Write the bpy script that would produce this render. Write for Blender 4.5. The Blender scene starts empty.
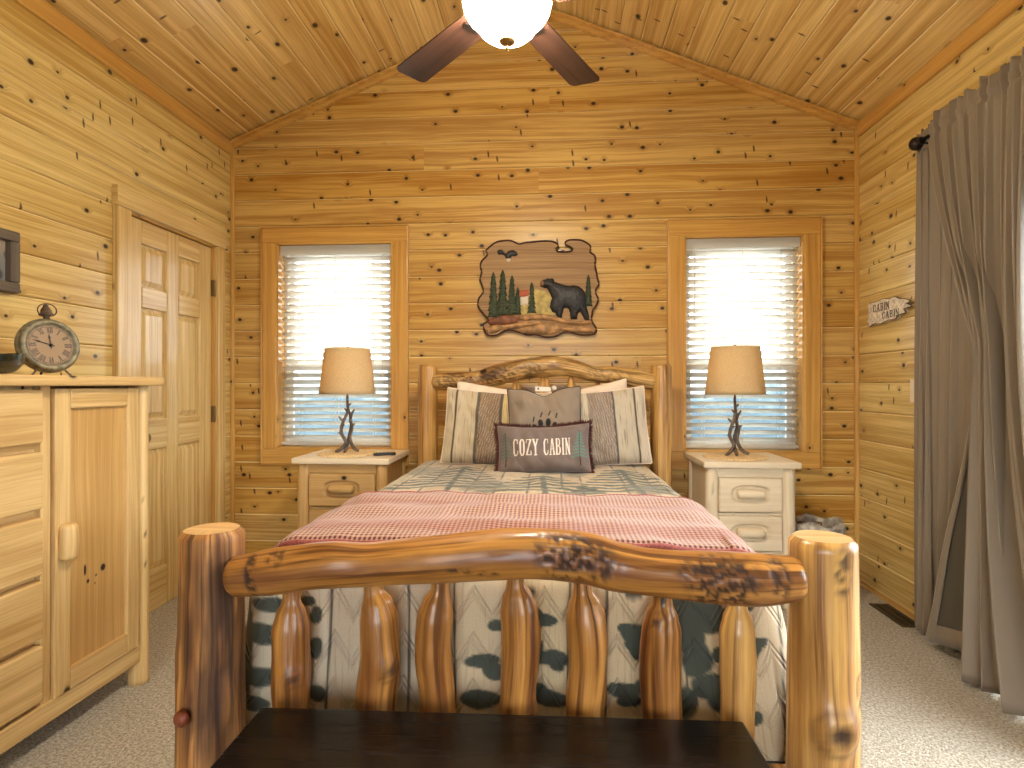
import bpy, bmesh, math, random
import numpy as np
from mathutils import Vector, Matrix, noise as mnoise
random.seed(7)
PI = math.pi
S = bpy.context.scene
COL = S.collection
# ------------------------------------------------------------------ camera model (used to take measurements)
H, F, PSI, CX, CY = 1.2, 584.0, math.radians(4.02), 512, 385
def ray(u, v):
    a = (u-CX)/F; b = -(v-CY)/F
    return Vector((-math.sin(PSI)+a*math.cos(PSI), math.cos(PSI)+a*math.sin(PSI), b))
def PY(u, v, Y):
    r = ray(u, v); t = Y/r.y; return Vector((r.x*t, Y, H+r.z*t))
def PX(u, v, X):
    r = ray(u, v); t = X/r.x; return Vector((X, r.y*t, H+r.z*t))
XL, XR, YB, YF = -2.103, 1.851, 3.696, -2.3
XM = (XL+XR)/2
ZE, ZA = 2.785, 3.60
# ------------------------------------------------------------------ helpers
def lin(c):
    c = np.asarray(c, float)/255.0
    return np.where(c <= .04045, c/12.92, ((c+.055)/1.055)**2.4)
def rgb(c): return tuple(lin(c))+(1.0,)
class MB:
    """collects faces into one mesh; uv in metres, u along the grain"""
    def __init__(s): s.v = []; s.f = []; s.uv = []; s.m = []; s.st = {}; s.rn = []; s.sm = []; s.cur = 0.0
    def face(s, idx, uv, m=0, smooth=False):
        s.f.append(idx); s.uv.append(uv); s.m.append(m); s.rn.append(s.cur); s.sm.append(smooth)
    def box(s, x0, x1, y0, y1, z0, z1, grain=None, m=0, M=None):
        d = [x1-x0, y1-y0, z1-z0]
        if grain is None: grain = d.index(max(d))
        b = len(s.v)
        P = [Vector((x, y, z)) for x in (x0, x1) for y in (y0, y1) for z in (z0, z1)]
        ou, ov = random.random()*9, random.random()*9
        for p in P: s.v.append(M @ p if M else p)
        for q, n in (((0,1,3,2),0), ((4,6,7,5),0), ((0,4,5,1),1), ((2,3,7,6),1), ((0,2,6,4),2), ((1,5,7,3),2)):
            ax = [a for a in (0,1,2) if a != n]
            if grain in ax: ua = grain; va = [a for a in ax if a != grain][0]
            else: ua, va = ax
            s.face([b+i for i in q], [(P[i][ua]+ou, P[i][va]+ov+P[i][n]*1.0) for i in q], m)
    def grid(s, P, UV, m=0, smooth=True, closed_u=False):
        """P[i][j] points"""
        b = len(s.v); n = len(P); k = len(P[0])
        for row in P:
            for p in row: s.v.append(Vector(p))
        for i in range(n-1):
            for j in range(k-1):
                s.face([b+i*k+j, b+(i+1)*k+j, b+(i+1)*k+j+1, b+i*k+j+1],
                       [UV[i][j], UV[i+1][j], UV[i+1][j+1], UV[i][j+1]], m, smooth)
        return b
    def lathe(s, prof, c=(0,0,0), n=32, m=0, M=None, smooth=True):
        """prof: (r, z) from bottom to top"""
        b = len(s.v); c = Vector(c); L = 0; prev = None
        for (r, z) in prof:
            for j in range(n):
                a = 2*PI*j/n; p = Vector((r*math.cos(a), r*math.sin(a), z))+c
                s.v.append(M @ p if M else p)
        for i in range(len(prof)-1):
            for j in range(n):
                k = (j+1) % n
                s.face([b+i*n+j, b+i*n+k, b+(i+1)*n+k, b+(i+1)*n+j],
                       [(prof[i][1], j*.02), (prof[i][1], (j+1)*.02), (prof[i+1][1], (j+1)*.02), (prof[i+1][1], j*.02)], m, smooth)
        if prof[0][0] > 1e-5: s.face([b+j for j in range(n)][::-1], [(.1*math.cos(2*PI*j/n), .1*math.sin(2*PI*j/n)) for j in range(n)][::-1], m)
        if prof[-1][0] > 1e-5:
            q = b+(len(prof)-1)*n
            s.face([q+j for j in range(n)], [(.1*math.cos(2*PI*j/n), .1*math.sin(2*PI*j/n)) for j in range(n)], m)
    def log(s, pts, rad, n=28, step=.02, bump=.05, seed=0, knobs=(), stains=(), cap=.4, m=0, mc=0, freq=6.0):
        """a natural log along pts; knobs (t, angle, size, height, dark); stains (t, angle, lt, la, dark)"""
        pts = [Vector(p) for p in pts]
        P = [pts[0]*2-pts[1]]+pts+[pts[-1]*2-pts[-2]]; R = [rad[0]]+list(rad)+[rad[-1]]
        C = []; RR = []
        for i in range(1, len(P)-2):
            k = max(2, int((P[i+1]-P[i]).length/step))
            for q in range(k):
                t = q/k; a, b_, c, d = P[i-1], P[i], P[i+1], P[i+2]
                C.append(.5*((2*b_)+(c-a)*t+(2*a-5*b_+4*c-d)*t*t+(3*b_-a-3*c+d)*t**3))
                tt = t*t*(3-2*t); RR.append(R[i]*(1-tt)+R[i+1]*tt)
        C.append(pts[-1]); RR.append(rad[-1])
        N = len(C); T = []
        for i in range(N): T.append((C[min(i+1, N-1)]-C[max(i-1, 0)]).normalized())
        up = Vector((0, 0, 1)) if abs(T[0].z) < .8 else Vector((0, -1, 0))
        rings = []
        if cap > 0:
            for q in (1.0, .93, .75): 
                h = 1-q
            e = RR[0]*cap
            rings += [(C[0]-T[0]*e*0.0, T[0], RR[0]*(1-.55*cap)), ]
            C[0] = C[0]
        L = 0; ou, ov = random.random()*9, random.random()*9
        b = len(s.v); idx = 0; U = []
        tot = sum((C[i+1]-C[i]).length for i in range(N-1)); acc = 0
        for i in range(N):
            if i: acc += (C[i]-C[i-1]).length
            t = acc/tot; r0 = RR[i]
            e = min(acc, tot-acc)
            rr = r0*cap
            if cap > 0 and e < rr:
                q = 1-e/rr; r0 *= (1-cap*.9*(1-math.sqrt(max(0, 1-q*q))))
            tx = T[i]; bx = up.cross(tx).normalized(); by = tx.cross(bx).normalized()
            for j in range(n):
                a = 2*PI*j/n
                dirv = bx*math.cos(a)+by*math.sin(a)
                w = mnoise.noise(Vector((math.cos(a)*1.3+seed*3.1, math.sin(a)*1.3, acc*freq)))*bump
                w += mnoise.noise(Vector((math.cos(a)*3+seed*1.7, math.sin(a)*3, acc*freq*2.3)))*bump*.35
                st = 0
                for (kt, ka, ks, kh, kd) in knobs:
                    da = (a-ka+PI) % (2*PI)-PI
                    dd = math.hypot((t-kt)*tot, da*r0)/ks
                    if dd < 1.6:
                        w += kh/r0*(math.exp(-dd*dd*2.2)-.75*math.exp(-dd*dd*14))
                        st = max(st, kd*(math.exp(-(dd/.38)**4)+.45*math.exp(-((dd-.75)/.12)**2)))
                for (kt, ka, lt, la, kd, *sk_) in stains:
                    da = (a-ka+PI) % (2*PI)-PI
                    dd = math.hypot((t-kt)*tot/lt, da/la)
                    if dd < 1.3:
                        nz = mnoise.noise(Vector((a*4*1.0+seed, acc*55, seed)))+.6*mnoise.noise(Vector((a*9, acc*120, seed))) if not sk_ else .25+mnoise.noise(Vector((a*6+seed, acc*5, seed)))+.6*mnoise.noise(Vector((a*16, acc*9, seed)))
                        k = max(0, min(1, (nz+.12)*4))*max(0, min(1, (1.3-dd)*2))
                        st = max(st, kd*k); w -= .05*k
                p = C[i]+dirv*r0*(1+w)
                s.v.append(p)
                if st > 0: s.st[b+i*n+j] = st
            U.append(acc)
        for i in range(N-1):
            for j in range(n):
                k = (j+1) % n; w = 2*PI*RR[0]/n
                s.face([b+i*n+j, b+i*n+k, b+(i+1)*n+k, b+(i+1)*n+j],
                       [(U[i]+ou, j*w+ov), (U[i]+ou, (j+1)*w+ov), (U[i+1]+ou, (j+1)*w+ov), (U[i+1]+ou, j*w+ov)], m, True)
        for q, ring in ((0, [b+j for j in range(n)][::-1]), (1, [b+(N-1)*n+j for j in range(n)])):
            c = sum((s.v[i] for i in ring), Vector())/n
            s.v.append(c); ci = len(s.v)-1
            for j in range(n):
                i0, i1 = ring[j], ring[(j+1) % n]
                a0, a1 = 2*PI*j/n, 2*PI*(j+1)/n; r = RR[0]
                s.face([ci, i0, i1], [(0, 0), (r*math.cos(a0), r*math.sin(a0)), (r*math.cos(a1), r*math.sin(a1))], mc, False)
    def tube(s, pts, r, n=10, m=0, step=None):
        rad = r if isinstance(r, (list, tuple)) else [r]*len(pts)
        s.log(pts, rad, n=n, step=step or max(.004, min(rad)*1.2), bump=0, cap=.5, m=m, mc=m)
    def prism(s, outline, d, m=0, ms=None, uvs=1.0):
        """outline: list of 3-D points (front face, counter-clockwise seen from the front); d: Vector to the back"""
        ms = m if ms is None else ms
        b = len(s.v); n = len(outline); d = Vector(d); ou = random.random()*9
        for p in outline: s.v.append(Vector(p))
        for p in outline: s.v.append(Vector(p)+d)
        def uv(p): return (p.x+p.y+ou, p.z)
        s.face([b+i for i in range(n)], [uv(s.v[b+i]) for i in range(n)], m)
        s.face([b+n+i for i in range(n)][::-1], [uv(s.v[b+n+i]) for i in range(n)][::-1], ms)
        for i in range(n):
            k = (i+1) % n
            s.face([b+i, b+n+i, b+n+k, b+k], [uv(s.v[b+i]), uv(s.v[b+n+i]), uv(s.v[b+n+k]), uv(s.v[b+k])], ms)
    def build(s, name, mats, parent=None, bevel=0, seg=2, world=False, col=None, subsurf=0, solid=0):
        me = bpy.data.meshes.new(name)
        me.from_pydata([tuple(p) for p in s.v], [], s.f)
        mats = mats if isinstance(mats, (list, tuple)) else [mats]
        for mt in mats: me.materials.append(mt)
        uvl = me.uv_layers.new(name='UVMap')
        flat = [c for f in s.uv for q in f for c in q]
        uvl.data.foreach_set('uv', flat)
        me.polygons.foreach_set('material_index', s.m)
        me.polygons.foreach_set('use_smooth', s.sm)
        if any(s.rn):
            at = me.attributes.new('rnd', 'FLOAT', 'FACE'); at.data.foreach_set('value', s.rn)
        if s.st:
            at = me.attributes.new('stain', 'FLOAT', 'POINT')
            a = np.zeros(len(s.v), np.float32)
            for k, w in s.st.items(): a[k] = min(1, w)
            at.data.foreach_set('value', a)
        if col is not None:
            at = me.color_attributes.new('Col', 'FLOAT_COLOR', 'POINT')
            c = np.ones((len(s.v), 4), np.float32); c[:, :3] = col
            at.data.foreach_set('color', c.ravel())
        me.validate(); me.update()
        o = bpy.data.objects.new(name, me); COL.objects.link(o)
        if parent:
            o.parent = parent
            if world: o.matrix_parent_inverse = parent.matrix_basis.inverted()
        if solid:
            q = o.modifiers.new('solid', 'SOLIDIFY'); q.thickness = solid; q.offset = 0
        if bevel:
            q = o.modifiers.new('bevel', 'BEVEL'); q.width = bevel; q.segments = seg; q.limit_method = 'ANGLE'; q.angle_limit = .6
            q.harden_normals = False
        if subsurf:
            q = o.modifiers.new('sub', 'SUBSURF'); q.levels = subsurf; q.render_levels = subsurf
        return o
def tag(o, label, cat, group=None):
    o['label'] = label; o['category'] = cat
    if group: o['group'] = group
    return o
def thing(name, label, cat, loc=(0,0,0), rotz=0, group=None, rot=None):
    o = bpy.data.objects.new(name, None); o.empty_display_size = .1; COL.objects.link(o)
    o.location = loc; o.rotation_euler = rot if rot else (0, 0, rotz)
    return tag(o, label, cat, group)
def struct(o): o['kind'] = 'structure'; return o
def copy_tree(o, parent=None):
    c = o.copy(); COL.objects.link(c)
    if parent: c.parent = parent
    for ch in o.children: copy_tree(ch, c)
    return c
# ------------------------------------------------------------------ materials
class NT:
    def __init__(s, name):
        s.mat = bpy.data.materials.new(name); s.mat.use_nodes = True
        s.t = s.mat.node_tree; s.t.nodes.clear()
        s.out = s.t.nodes.new('ShaderNodeOutputMaterial')
    def n(s, typ, props=None, **inp):
        nd = s.t.nodes.new(typ)
        for k, v in (props or {}).items(): setattr(nd, k, v)
        for k, v in inp.items():
            i = int(k[1:]) if k[0] == '_' and k[1:].isdigit() else k.replace('__', ' ')
            s.set(nd.inputs[i], v)
        return nd
    def set(s, sock, v):
        if isinstance(v, bpy.types.NodeSocket): s.t.links.new(v, sock)
        elif isinstance(v, bpy.types.Node): s.t.links.new(v.outputs[0], sock)
        else: sock.default_value = v
    def math(s, op, a, b=0.0, c=None, clamp=False):
        nd = s.n('ShaderNodeMath', dict(operation=op, use_clamp=clamp), _0=a, _1=b)
        if c is not None: s.set(nd.inputs[2], c)
        return nd.outputs[0]
    def mix(s, f, a, b, typ='MIX'):
        nd = s.n('ShaderNodeMix', dict(data_type='RGBA', blend_type=typ))
        s.set(nd.inputs[0], f); s.set(nd.inputs[6], a); s.set(nd.inputs[7], b)
        return nd.outputs[2]
    def sm(s, x, a, b):
        nd = s.n('ShaderNodeMapRange', dict(interpolation_type='SMOOTHSTEP'))
        s.set(nd.inputs[0], x); nd.inputs[1].default_value = a; nd.inputs[2].default_value = b
        nd.inputs[3].default_value = 0; nd.inputs[4].default_value = 1
        return nd.outputs[0]
    def xyz(s, x, y, z=0.0): return s.n('ShaderNodeCombineXYZ', None, _0=x, _1=y, _2=z).outputs[0]
    def uv(s):
        sp = s.n('ShaderNodeSeparateXYZ', None, _0=s.n('ShaderNodeUVMap', dict(uv_map='UVMap')).outputs[0])
        return sp.outputs[0], sp.outputs[1]
    def noise(s, vec, scale=1.0, detail=2.0, rough=.5, dist=0.0):
        return s.n('ShaderNodeTexNoise', None, Vector=vec, Scale=scale, Detail=detail, Roughness=rough, Distortion=dist).outputs[0]
    def attr(s, name): return s.n('ShaderNodeAttribute', dict(attribute_name=name))
    def pbsdf(s, **k):
        p = s.n('ShaderNodeBsdfPrincipled')
        for a, v in k.items(): s.set(p.inputs[a.replace('__', ' ')], v)
        s.t.links.new(p.outputs[0], s.out.inputs[0]); return p
    def bump(s, h, strength=.3, dist=.002):
        return s.n('ShaderNodeBump', None, Strength=strength, Distance=dist, Height=h).outputs[0]
def wood(name, light, dark, knotc=(46, 22, 10), ks=6.0, kamt=.4, krad=.008, kvar=.010, rough=.42, coat=.25, contrast=1.0, blotch=0.0,
         blotchc=(70, 40, 20), bscale=4.0, halo=.4, bump=.12, vary=.16, fine=130.0, streak=0.0, streakc=(60, 30, 14), spike=0.0, coatr=.2):
    t = NT(name); u, v = t.uv(); R = t.attr('rnd').outputs[2]
    w = t.math('MULTIPLY', t.math('SUBTRACT', t.noise(t.xyz(t.math('MULTIPLY', u, 1.1), t.math('MULTIPLY', v, 7.0), R), 1.0, 2.0), .5), .05)
    vor = t.n('ShaderNodeTexVoronoi', dict(voronoi_dimensions='2D', feature='F1'), Vector=t.xyz(t.math('MULTIPLY', u, .75), v), Scale=ks, Randomness=1.0)
    d = t.math('DIVIDE', vor.outputs['Distance'], ks)
    sc = t.n('ShaderNodeSeparateColor', None, _0=vor.outputs['Color'])
    pres = t.math('LESS_THAN', sc.outputs[0], kamt)
    rad = t.math('ADD', t.math('MULTIPLY', sc.outputs[1], kvar), krad)
    kd = t.math('DIVIDE', d, rad)
    k = t.math('MULTIPLY', pres, t.math('SUBTRACT', 1.0, t.sm(kd, .55, 1.15)))
    hal = t.math('MULTIPLY', pres, t.math('SUBTRACT', 1.0, t.sm(d, .003, .034)))
    g = t.math('ADD', t.math('ADD', v, w), t.math('MULTIPLY', hal, .022))
    fn = t.noise(t.xyz(t.math('MULTIPLY', u, 3.0), t.math('MULTIPLY', g, fine), R), 1.0, 3.0, .6)
    rg = t.noise(t.xyz(t.math('MULTIPLY', u, .5), t.math('MULTIPLY', g, 34.0), R), 1.0, 2.0)
    br = t.noise(t.xyz(t.math('MULTIPLY', u, 1.3), t.math('MULTIPLY', v, 5.0), R), 1.0, 2.0)
    f = t.math('ADD', t.math('MULTIPLY', fn, .35), t.math('ADD', t.math('MULTIPLY', rg, .45), t.math('MULTIPLY', br, .20)))
    lo, hi = .5-.2/contrast, .5+.2/contrast
    c = t.mix(t.sm(f, lo, hi), rgb(light), rgb(dark))
    c = t.mix(t.math('MULTIPLY', hal, halo), c, rgb([x*.78 for x in dark]))
    if blotch:
        bl = t.noise(t.xyz(t.math('MULTIPLY', u, bscale*.45), t.math('MULTIPLY', g, bscale*2.2), 3.3), 1.0, 4.0, .6)
        c = t.mix(t.math('MULTIPLY', t.sm(bl, .48, .68), blotch), c, rgb(blotchc))
    if streak:
        sk = t.noise(t.xyz(t.math('MULTIPLY', u, 2.2), t.math('MULTIPLY', g, 62.0), 7.7), 1.0, 3.0, .55)
        c = t.mix(t.math('MULTIPLY', t.sm(sk, .52, .66), streak), c, rgb(streakc))
    if spike:
        v2 = t.n('ShaderNodeTexVoronoi', dict(voronoi_dimensions='2D', feature='F1'), Vector=t.xyz(t.math('ADD', t.math('MULTIPLY', u, 2.1), t.math('MULTIPLY', v, .25)), t.math('MULTIPLY', v, .62)), Scale=9.0, Randomness=1.0)
        s2 = t.n('ShaderNodeSeparateColor', None, _0=v2.outputs['Color'])
        k2 = t.math('MULTIPLY', t.math('LESS_THAN', s2.outputs[0], spike), t.math('SUBTRACT', 1.0, t.sm(v2.outputs['Distance'], .07, .16)))
        k = t.math('MAXIMUM', k, t.math('MULTIPLY', k2, .85))
    c = t.mix(k, c, rgb(knotc))
    hs = t.n('ShaderNodeHueSaturation', None, Hue=t.math('ADD', t.math('MULTIPLY', R, .004), .5), Saturation=t.math('ADD', t.math('MULTIPLY', R, -.05), 1.0),
             Value=t.math('ADD', t.math('MULTIPLY', R, vary), 1.0), Color=c)
    c = t.mix(t.attr('stain').outputs[2], hs.outputs[0], rgb((38, 20, 12)))
    st = t.attr('stain').outputs[2]
    t.pbsdf(Base__Color=c, Roughness=t.math('ADD', t.math('ADD', t.math('MULTIPLY', fn, .12), rough-.06), t.math('MULTIPLY', st, .4)), Coat__Weight=t.math('MULTIPLY', t.math('SUBTRACT', 1.0, st), coat), Coat__Roughness=coatr, IOR=1.45,
            Normal=t.bump(t.math('ADD', t.math('MULTIPLY', fn, .6), rg), bump, .003))
    return t.mat
def plain(name, c, rough=.5, metal=0.0, coat=0.0, var=0.0, nscale=40.0, bump=0.0, sheen=0.0):
    t = NT(name); co = t.n('ShaderNodeTexCoord').outputs[3]; n = t.noise(co, nscale, 3.0)
    col = t.mix(t.sm(n, .3, .7), rgb([x*(1-var) for x in c]), rgb([min(255, x*(1+var)) for x in c]))
    k = dict(Base__Color=col, Roughness=rough, Metallic=metal, Coat__Weight=coat, Sheen__Weight=sheen)
    if bump: k['Normal'] = t.bump(n, bump, .003)
    t.pbsdf(**k); return t.mat
def emit(name, c, st):
    t = NT(name); t.set(t.out.inputs[0], t.n('ShaderNodeEmission', None, Color=rgb(c), Strength=st)); return t.mat
def vcol_fabric(name, rough=.9, weave=700.0, bump=.25, quilting=False, streak=0.0, sheen=.2):
    t = NT(name); u, v = t.uv(); c = t.attr('Col').outputs[0]
    fn = t.noise(t.xyz(u, v, 0.0), weave*.5, 2.0)
    c = t.mix(t.sm(fn, .25, .75), t.mix(1.0, c, (.86, .85, .84, 1), 'MULTIPLY'), c)
    if streak:
        s1 = t.noise(t.xyz(t.math('MULTIPLY', u, 130.0), t.math('MULTIPLY', v, 7.0), 0.0), 1.0, 3.0)
        c = t.mix(t.math('MULTIPLY', t.sm(s1, .52, .75), streak), c, t.mix(1.0, c, (.40, .33, .25, 1), 'MULTIPLY'))
    h = fn
    if quilting:
        P = .085
        tri = t.math('MULTIPLY', t.math('ABSOLUTE', t.math('SUBTRACT', t.math('FRACT', t.math('DIVIDE', u, P)), .5)), P*1.5)
        def lines(x, per): return t.math('ABSOLUTE', t.math('SUBTRACT', t.math('FRACT', t.math('DIVIDE', x, per)), .5))
        l1 = lines(t.math('ADD', v, tri), .105); l2 = lines(t.math('ADD', t.math('ADD', v, tri), .018), .105)
        l = t.math('MINIMUM', t.sm(l1, .0, .09), t.sm(l2, .0, .09))
        h = t.math('ADD', t.math('MULTIPLY', fn, .12), l)
        nm = t.bump(h, .85, .0045)
    else: nm = t.bump(h, bump, .0015)
    t.pbsdf(Base__Color=c, Roughness=rough, Sheen__Weight=sheen, Normal=nm); return t.mat
M_WALL = wood('pine_wall', (214, 176, 100), (174, 126, 56), ks=8.0, kamt=.55, krad=.0060, kvar=.007, rough=.36, coat=.25, vary=.06, contrast=1.7, spike=.10)
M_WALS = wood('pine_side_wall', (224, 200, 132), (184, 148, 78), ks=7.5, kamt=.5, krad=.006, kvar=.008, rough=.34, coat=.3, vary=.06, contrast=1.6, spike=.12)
M_CEIL = wood('pine_ceiling', (234, 204, 136), (188, 146, 78), ks=6.5, kamt=.45, krad=.007, kvar=.011, rough=.32, coat=.35, vary=.09, contrast=1.3, spike=.06)
M_SEAMLIT = plain('painted_edge_light', (236, 210, 150), .5)  # pale tint for board bevels: lit seam lines put into the colour
M_TRIM = wood('pine_trim', (222, 178, 98), (184, 132, 60), ks=5.0, kamt=.25, krad=.004, kvar=.007, rough=.35, coat=.35)
M_DOOR = wood('pine_door', (230, 206, 146), (190, 150, 86), ks=3.0, kamt=.05, rough=.33, coat=.4, contrast=1.3)
M_CHEST = wood('pine_chest', (224, 194, 136), (186, 148, 90), ks=4.0, kamt=.22, krad=.006, kvar=.012, rough=.42, coat=.15, contrast=1.3)
M_PANEL = wood('pine_door_panel', (212, 174, 112), (178, 136, 76), ks=4.0, kamt=.3, krad=.008, kvar=.015, rough=.42, coat=.15)
M_NIGHT = wood('whitewashed_pine', (238, 224, 198), (216, 196, 160), ks=4.0, kamt=.25, krad=.006, kvar=.010, rough=.5, coat=.05, contrast=.8)
M_NIGHTL = wood('honey_pine', (210, 176, 118), (184, 144, 86), ks=4.0, kamt=.25, krad=.006, kvar=.010, rough=.45, coat=.1)
M_LOG = wood('varnished_log', (196, 140, 68), (116, 68, 28), ks=3.5, kamt=.22, krad=.006, kvar=.012, rough=.36, coat=.18, coatr=.15, contrast=1.5, blotch=.55, blotchc=(98, 50, 20), bump=.4, fine=90.0, streak=.75, streakc=(72, 32, 12))
M_LOGD = wood('weathered_log', (190, 134, 72), (112, 68, 34), ks=3.5, kamt=.2, krad=.006, kvar=.012, rough=.5, coat=.05, coatr=.2, contrast=1.6, blotch=.7, blotchc=(66, 42, 26), bscale=3.2, bump=.45, fine=80.0, streak=.8, streakc=(54, 30, 18))
M_LOGP = wood('pale_log', (214, 170, 98), (156, 106, 50), ks=3.5, kamt=.25, krad=.006, kvar=.012, rough=.36, coat=.18, coatr=.15, contrast=1.4, blotch=.5, blotchc=(120, 72, 32), bump=.4, fine=90.0, streak=.65, streakc=(96, 52, 22))
M_LOGH = wood('gnarled_log', (222, 182, 112), (150, 102, 50), ks=4.5, kamt=.4, krad=.006, kvar=.014, rough=.35, coat=.2, contrast=1.5, blotch=.8, blotchc=(78, 44, 20), bscale=7.0, bump=.55, streak=.7)
M_END = wood('log_end_grain', (224, 190, 138), (196, 152, 96), ks=2.0, kamt=.0, rough=.4, coat=.3, fine=60.0)
M_ESP = wood('espresso_wood', (15, 9, 7), (10, 6, 5), ks=1.0, kamt=0.0, rough=.26, coat=0.0, bump=.03)
M_BLADE = wood('walnut_blade', (74, 48, 36), (44, 27, 22), ks=1.0, kamt=0.0, rough=.45, coat=.1, contrast=1.5, fine=160.0)
M_ART = wood('carved_wood', (176, 142, 98), (132, 98, 62), ks=2.0, kamt=.1, rough=.6, coat=.0, contrast=1.3, fine=100.0)
M_BARK = plain('bark_edge', (64, 36, 22), .8, var=.3, nscale=60, bump=.6)
M_GREY = wood('weathered_grey_wood', (112, 100, 86), (74, 64, 54), ks=2.0, kamt=.1, rough=.7, coat=0)
def m_blind():
    t = NT('white_slat'); p = t.n('ShaderNodeBsdfPrincipled', None, Base__Color=rgb((240, 238, 232)), Roughness=.45); tl = t.n('ShaderNodeBsdfTranslucent', None, Color=rgb((240, 236, 226)))
    mx = t.n('ShaderNodeMixShader', None, _0=.5); t.set(mx.inputs[1], p.outputs[0]); t.set(mx.inputs[2], tl.outputs[0]); t.set(t.out.inputs[0], mx.outputs[0]); return t.mat
M_BLIND = m_blind()
M_VINYL = plain('white_vinyl', (236, 234, 226), .4)
M_CORD = plain('cord', (222, 216, 200), .8)
M_BRASS = plain('antique_brass', (150, 120, 70), .3, metal=1.0)
M_BRONZE = plain('oiled_bronze', (52, 44, 40), .35, metal=.8)
M_HINGE = plain('aged_hinge', (120, 96, 62), .4, metal=.9)
M_STRAW = plain('straw_mat', (222, 196, 150), .9, var=.12, nscale=120, bump=.5)
M_RESIN = plain('driftwood_resin', (92, 80, 70), .55, var=.25, nscale=30, bump=.4)
M_BLACK = plain('black_plastic', (34, 30, 28), .4)
M_BOWL = plain('dark_green_glaze', (18, 32, 28), .18, coat=.6)
M_CASE = plain('verdigris_case', (128, 122, 100), .5, metal=.3, var=.2, nscale=50, bump=.3)
M_CROWN = plain('worn_iron', (104, 88, 74), .5, metal=.4, var=.2)
M_INK = plain('black_ink', (30, 25, 22), .6)
M_VENT = plain('vent_metal', (74, 62, 46), .45, metal=.5)
M_PLATE = plain('switch_plate', (226, 214, 188), .4)
M_LINER = plain('plastic_liner', (172, 166, 158), .25, var=.15)
M_WICKER = plain('wicker', (120, 92, 60), .8, var=.3, nscale=90, bump=.6)
M_FUR = plain('black_fur_paint', (30, 30, 34), .5, var=.35, nscale=70, bump=.6)
M_MUZ = plain('tan_muzzle', (150, 104, 66), .6)
M_PINE = plain('pine_paint', (52, 62, 44), .7, var=.4, nscale=140, bump=.8)
M_ROCK = plain('carved_log', (168, 128, 84), .6, var=.18, nscale=30, bump=.5)
M_ROCKD = plain('carved_brown_log', (118, 72, 46), .6, var=.18, nscale=30, bump=.5)
M_MEADOW = plain('meadow_paint', (178, 158, 96), .7, var=.12, nscale=30)
M_ROOF = plain('roof_paint', (176, 92, 66), .7)
M_WHITEP = plain('white_paint', (214, 204, 186), .7)
M_MATT = plain('mattress_ticking', (226, 220, 208), .9, var=.05, nscale=20)
M_SHEET = plain('cream_cotton', (232, 212, 190), .9, var=.03, nscale=14, bump=.15, sheen=.2)
M_FRINGE = plain('burgundy_fringe', (70, 32, 30), .95, var=.3, nscale=200)
M_PIPE = plain('dark_piping', (54, 44, 40), .9)
M_HEMD = plain('dark_hem', (44, 40, 36), .9)
M_RED = plain('burgundy_hem', (150, 84, 80), .95, var=.15, nscale=200)
M_VC = vcol_fabric('printed_cloth', streak=.0)
M_SHAM = vcol_fabric('sham_cloth', streak=.9, bump=.5)
M_QUILT = vcol_fabric('quilt_cloth', quilting=True, streak=.38)
def m_vpaint(name, rough):
    t = NT(name); t.pbsdf(Base__Color=t.attr('Col').outputs[0], Roughness=rough); return t.mat
M_VP = m_vpaint('printed_face', .5)
def m_carpet():
    t = NT('berber_carpet'); co = t.n('ShaderNodeTexCoord').outputs[3]
    a = t.n('ShaderNodeTexVoronoi', None, Vector=co, Scale=170.0).outputs[0]; n = t.noise(co, 95.0, 3.0, .75); b = t.noise(co, 2.0, 2.0)
    c = t.mix(t.sm(n, .35, .68), rgb((226, 220, 202)), rgb((146, 133, 108)))
    c = t.mix(t.math('MULTIPLY', t.sm(a, .25, .6), .3), c, rgb((126, 104, 72)))
    c = t.mix(t.math('MULTIPLY', t.sm(b, .4, .7), .15), c, rgb((160, 140, 106)))
    t.pbsdf(Base__Color=c, Roughness=.95, Sheen__Weight=.2, Normal=t.bump(t.math('ADD', t.math('MULTIPLY', a, -1.0), n), .9, .008)); return t.mat
M_CARPET = m_carpet()
def m_blanket():
    t = NT('red_check_blanket'); u, v = t.uv()
    def band(x, per, duty): return t.math('LESS_THAN', t.math('FRACT', t.math('DIVIDE', x, per)), duty)
    a = band(u, .0135, .5); b = band(v, .0135, .5)
    wide = t.sm(t.math('ABSOLUTE', t.math('SUBTRACT', t.math('FRACT', t.math('DIVIDE', v, .30)), .5)), .12, .2)
    red = t.mix(wide, rgb((118, 48, 42)), rgb((134, 68, 60)))
    pale = t.mix(wide, rgb((176, 128, 104)), rgb((186, 154, 132)))
    c = t.mix(t.math('MULTIPLY', t.math('ADD', a, b), .5), pale, red)
    c = t.mix(t.math('MULTIPLY', a, b), c, rgb((84, 28, 26)))
    h = t.math('MULTIPLY', t.math('ABSOLUTE', t.math('SUBTRACT', t.math('FRACT', t.math('DIVIDE', u, .0135)), .225)), t.math('ABSOLUTE', t.math('SUBTRACT', t.math('FRACT', t.math('DIVIDE', v, .0135)), .225)))
    t.pbsdf(Base__Color=c, Roughness=.95, Sheen__Weight=.3, Normal=t.bump(h, .5, .004)); return t.mat
M_BLANKET = m_blanket()
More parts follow.
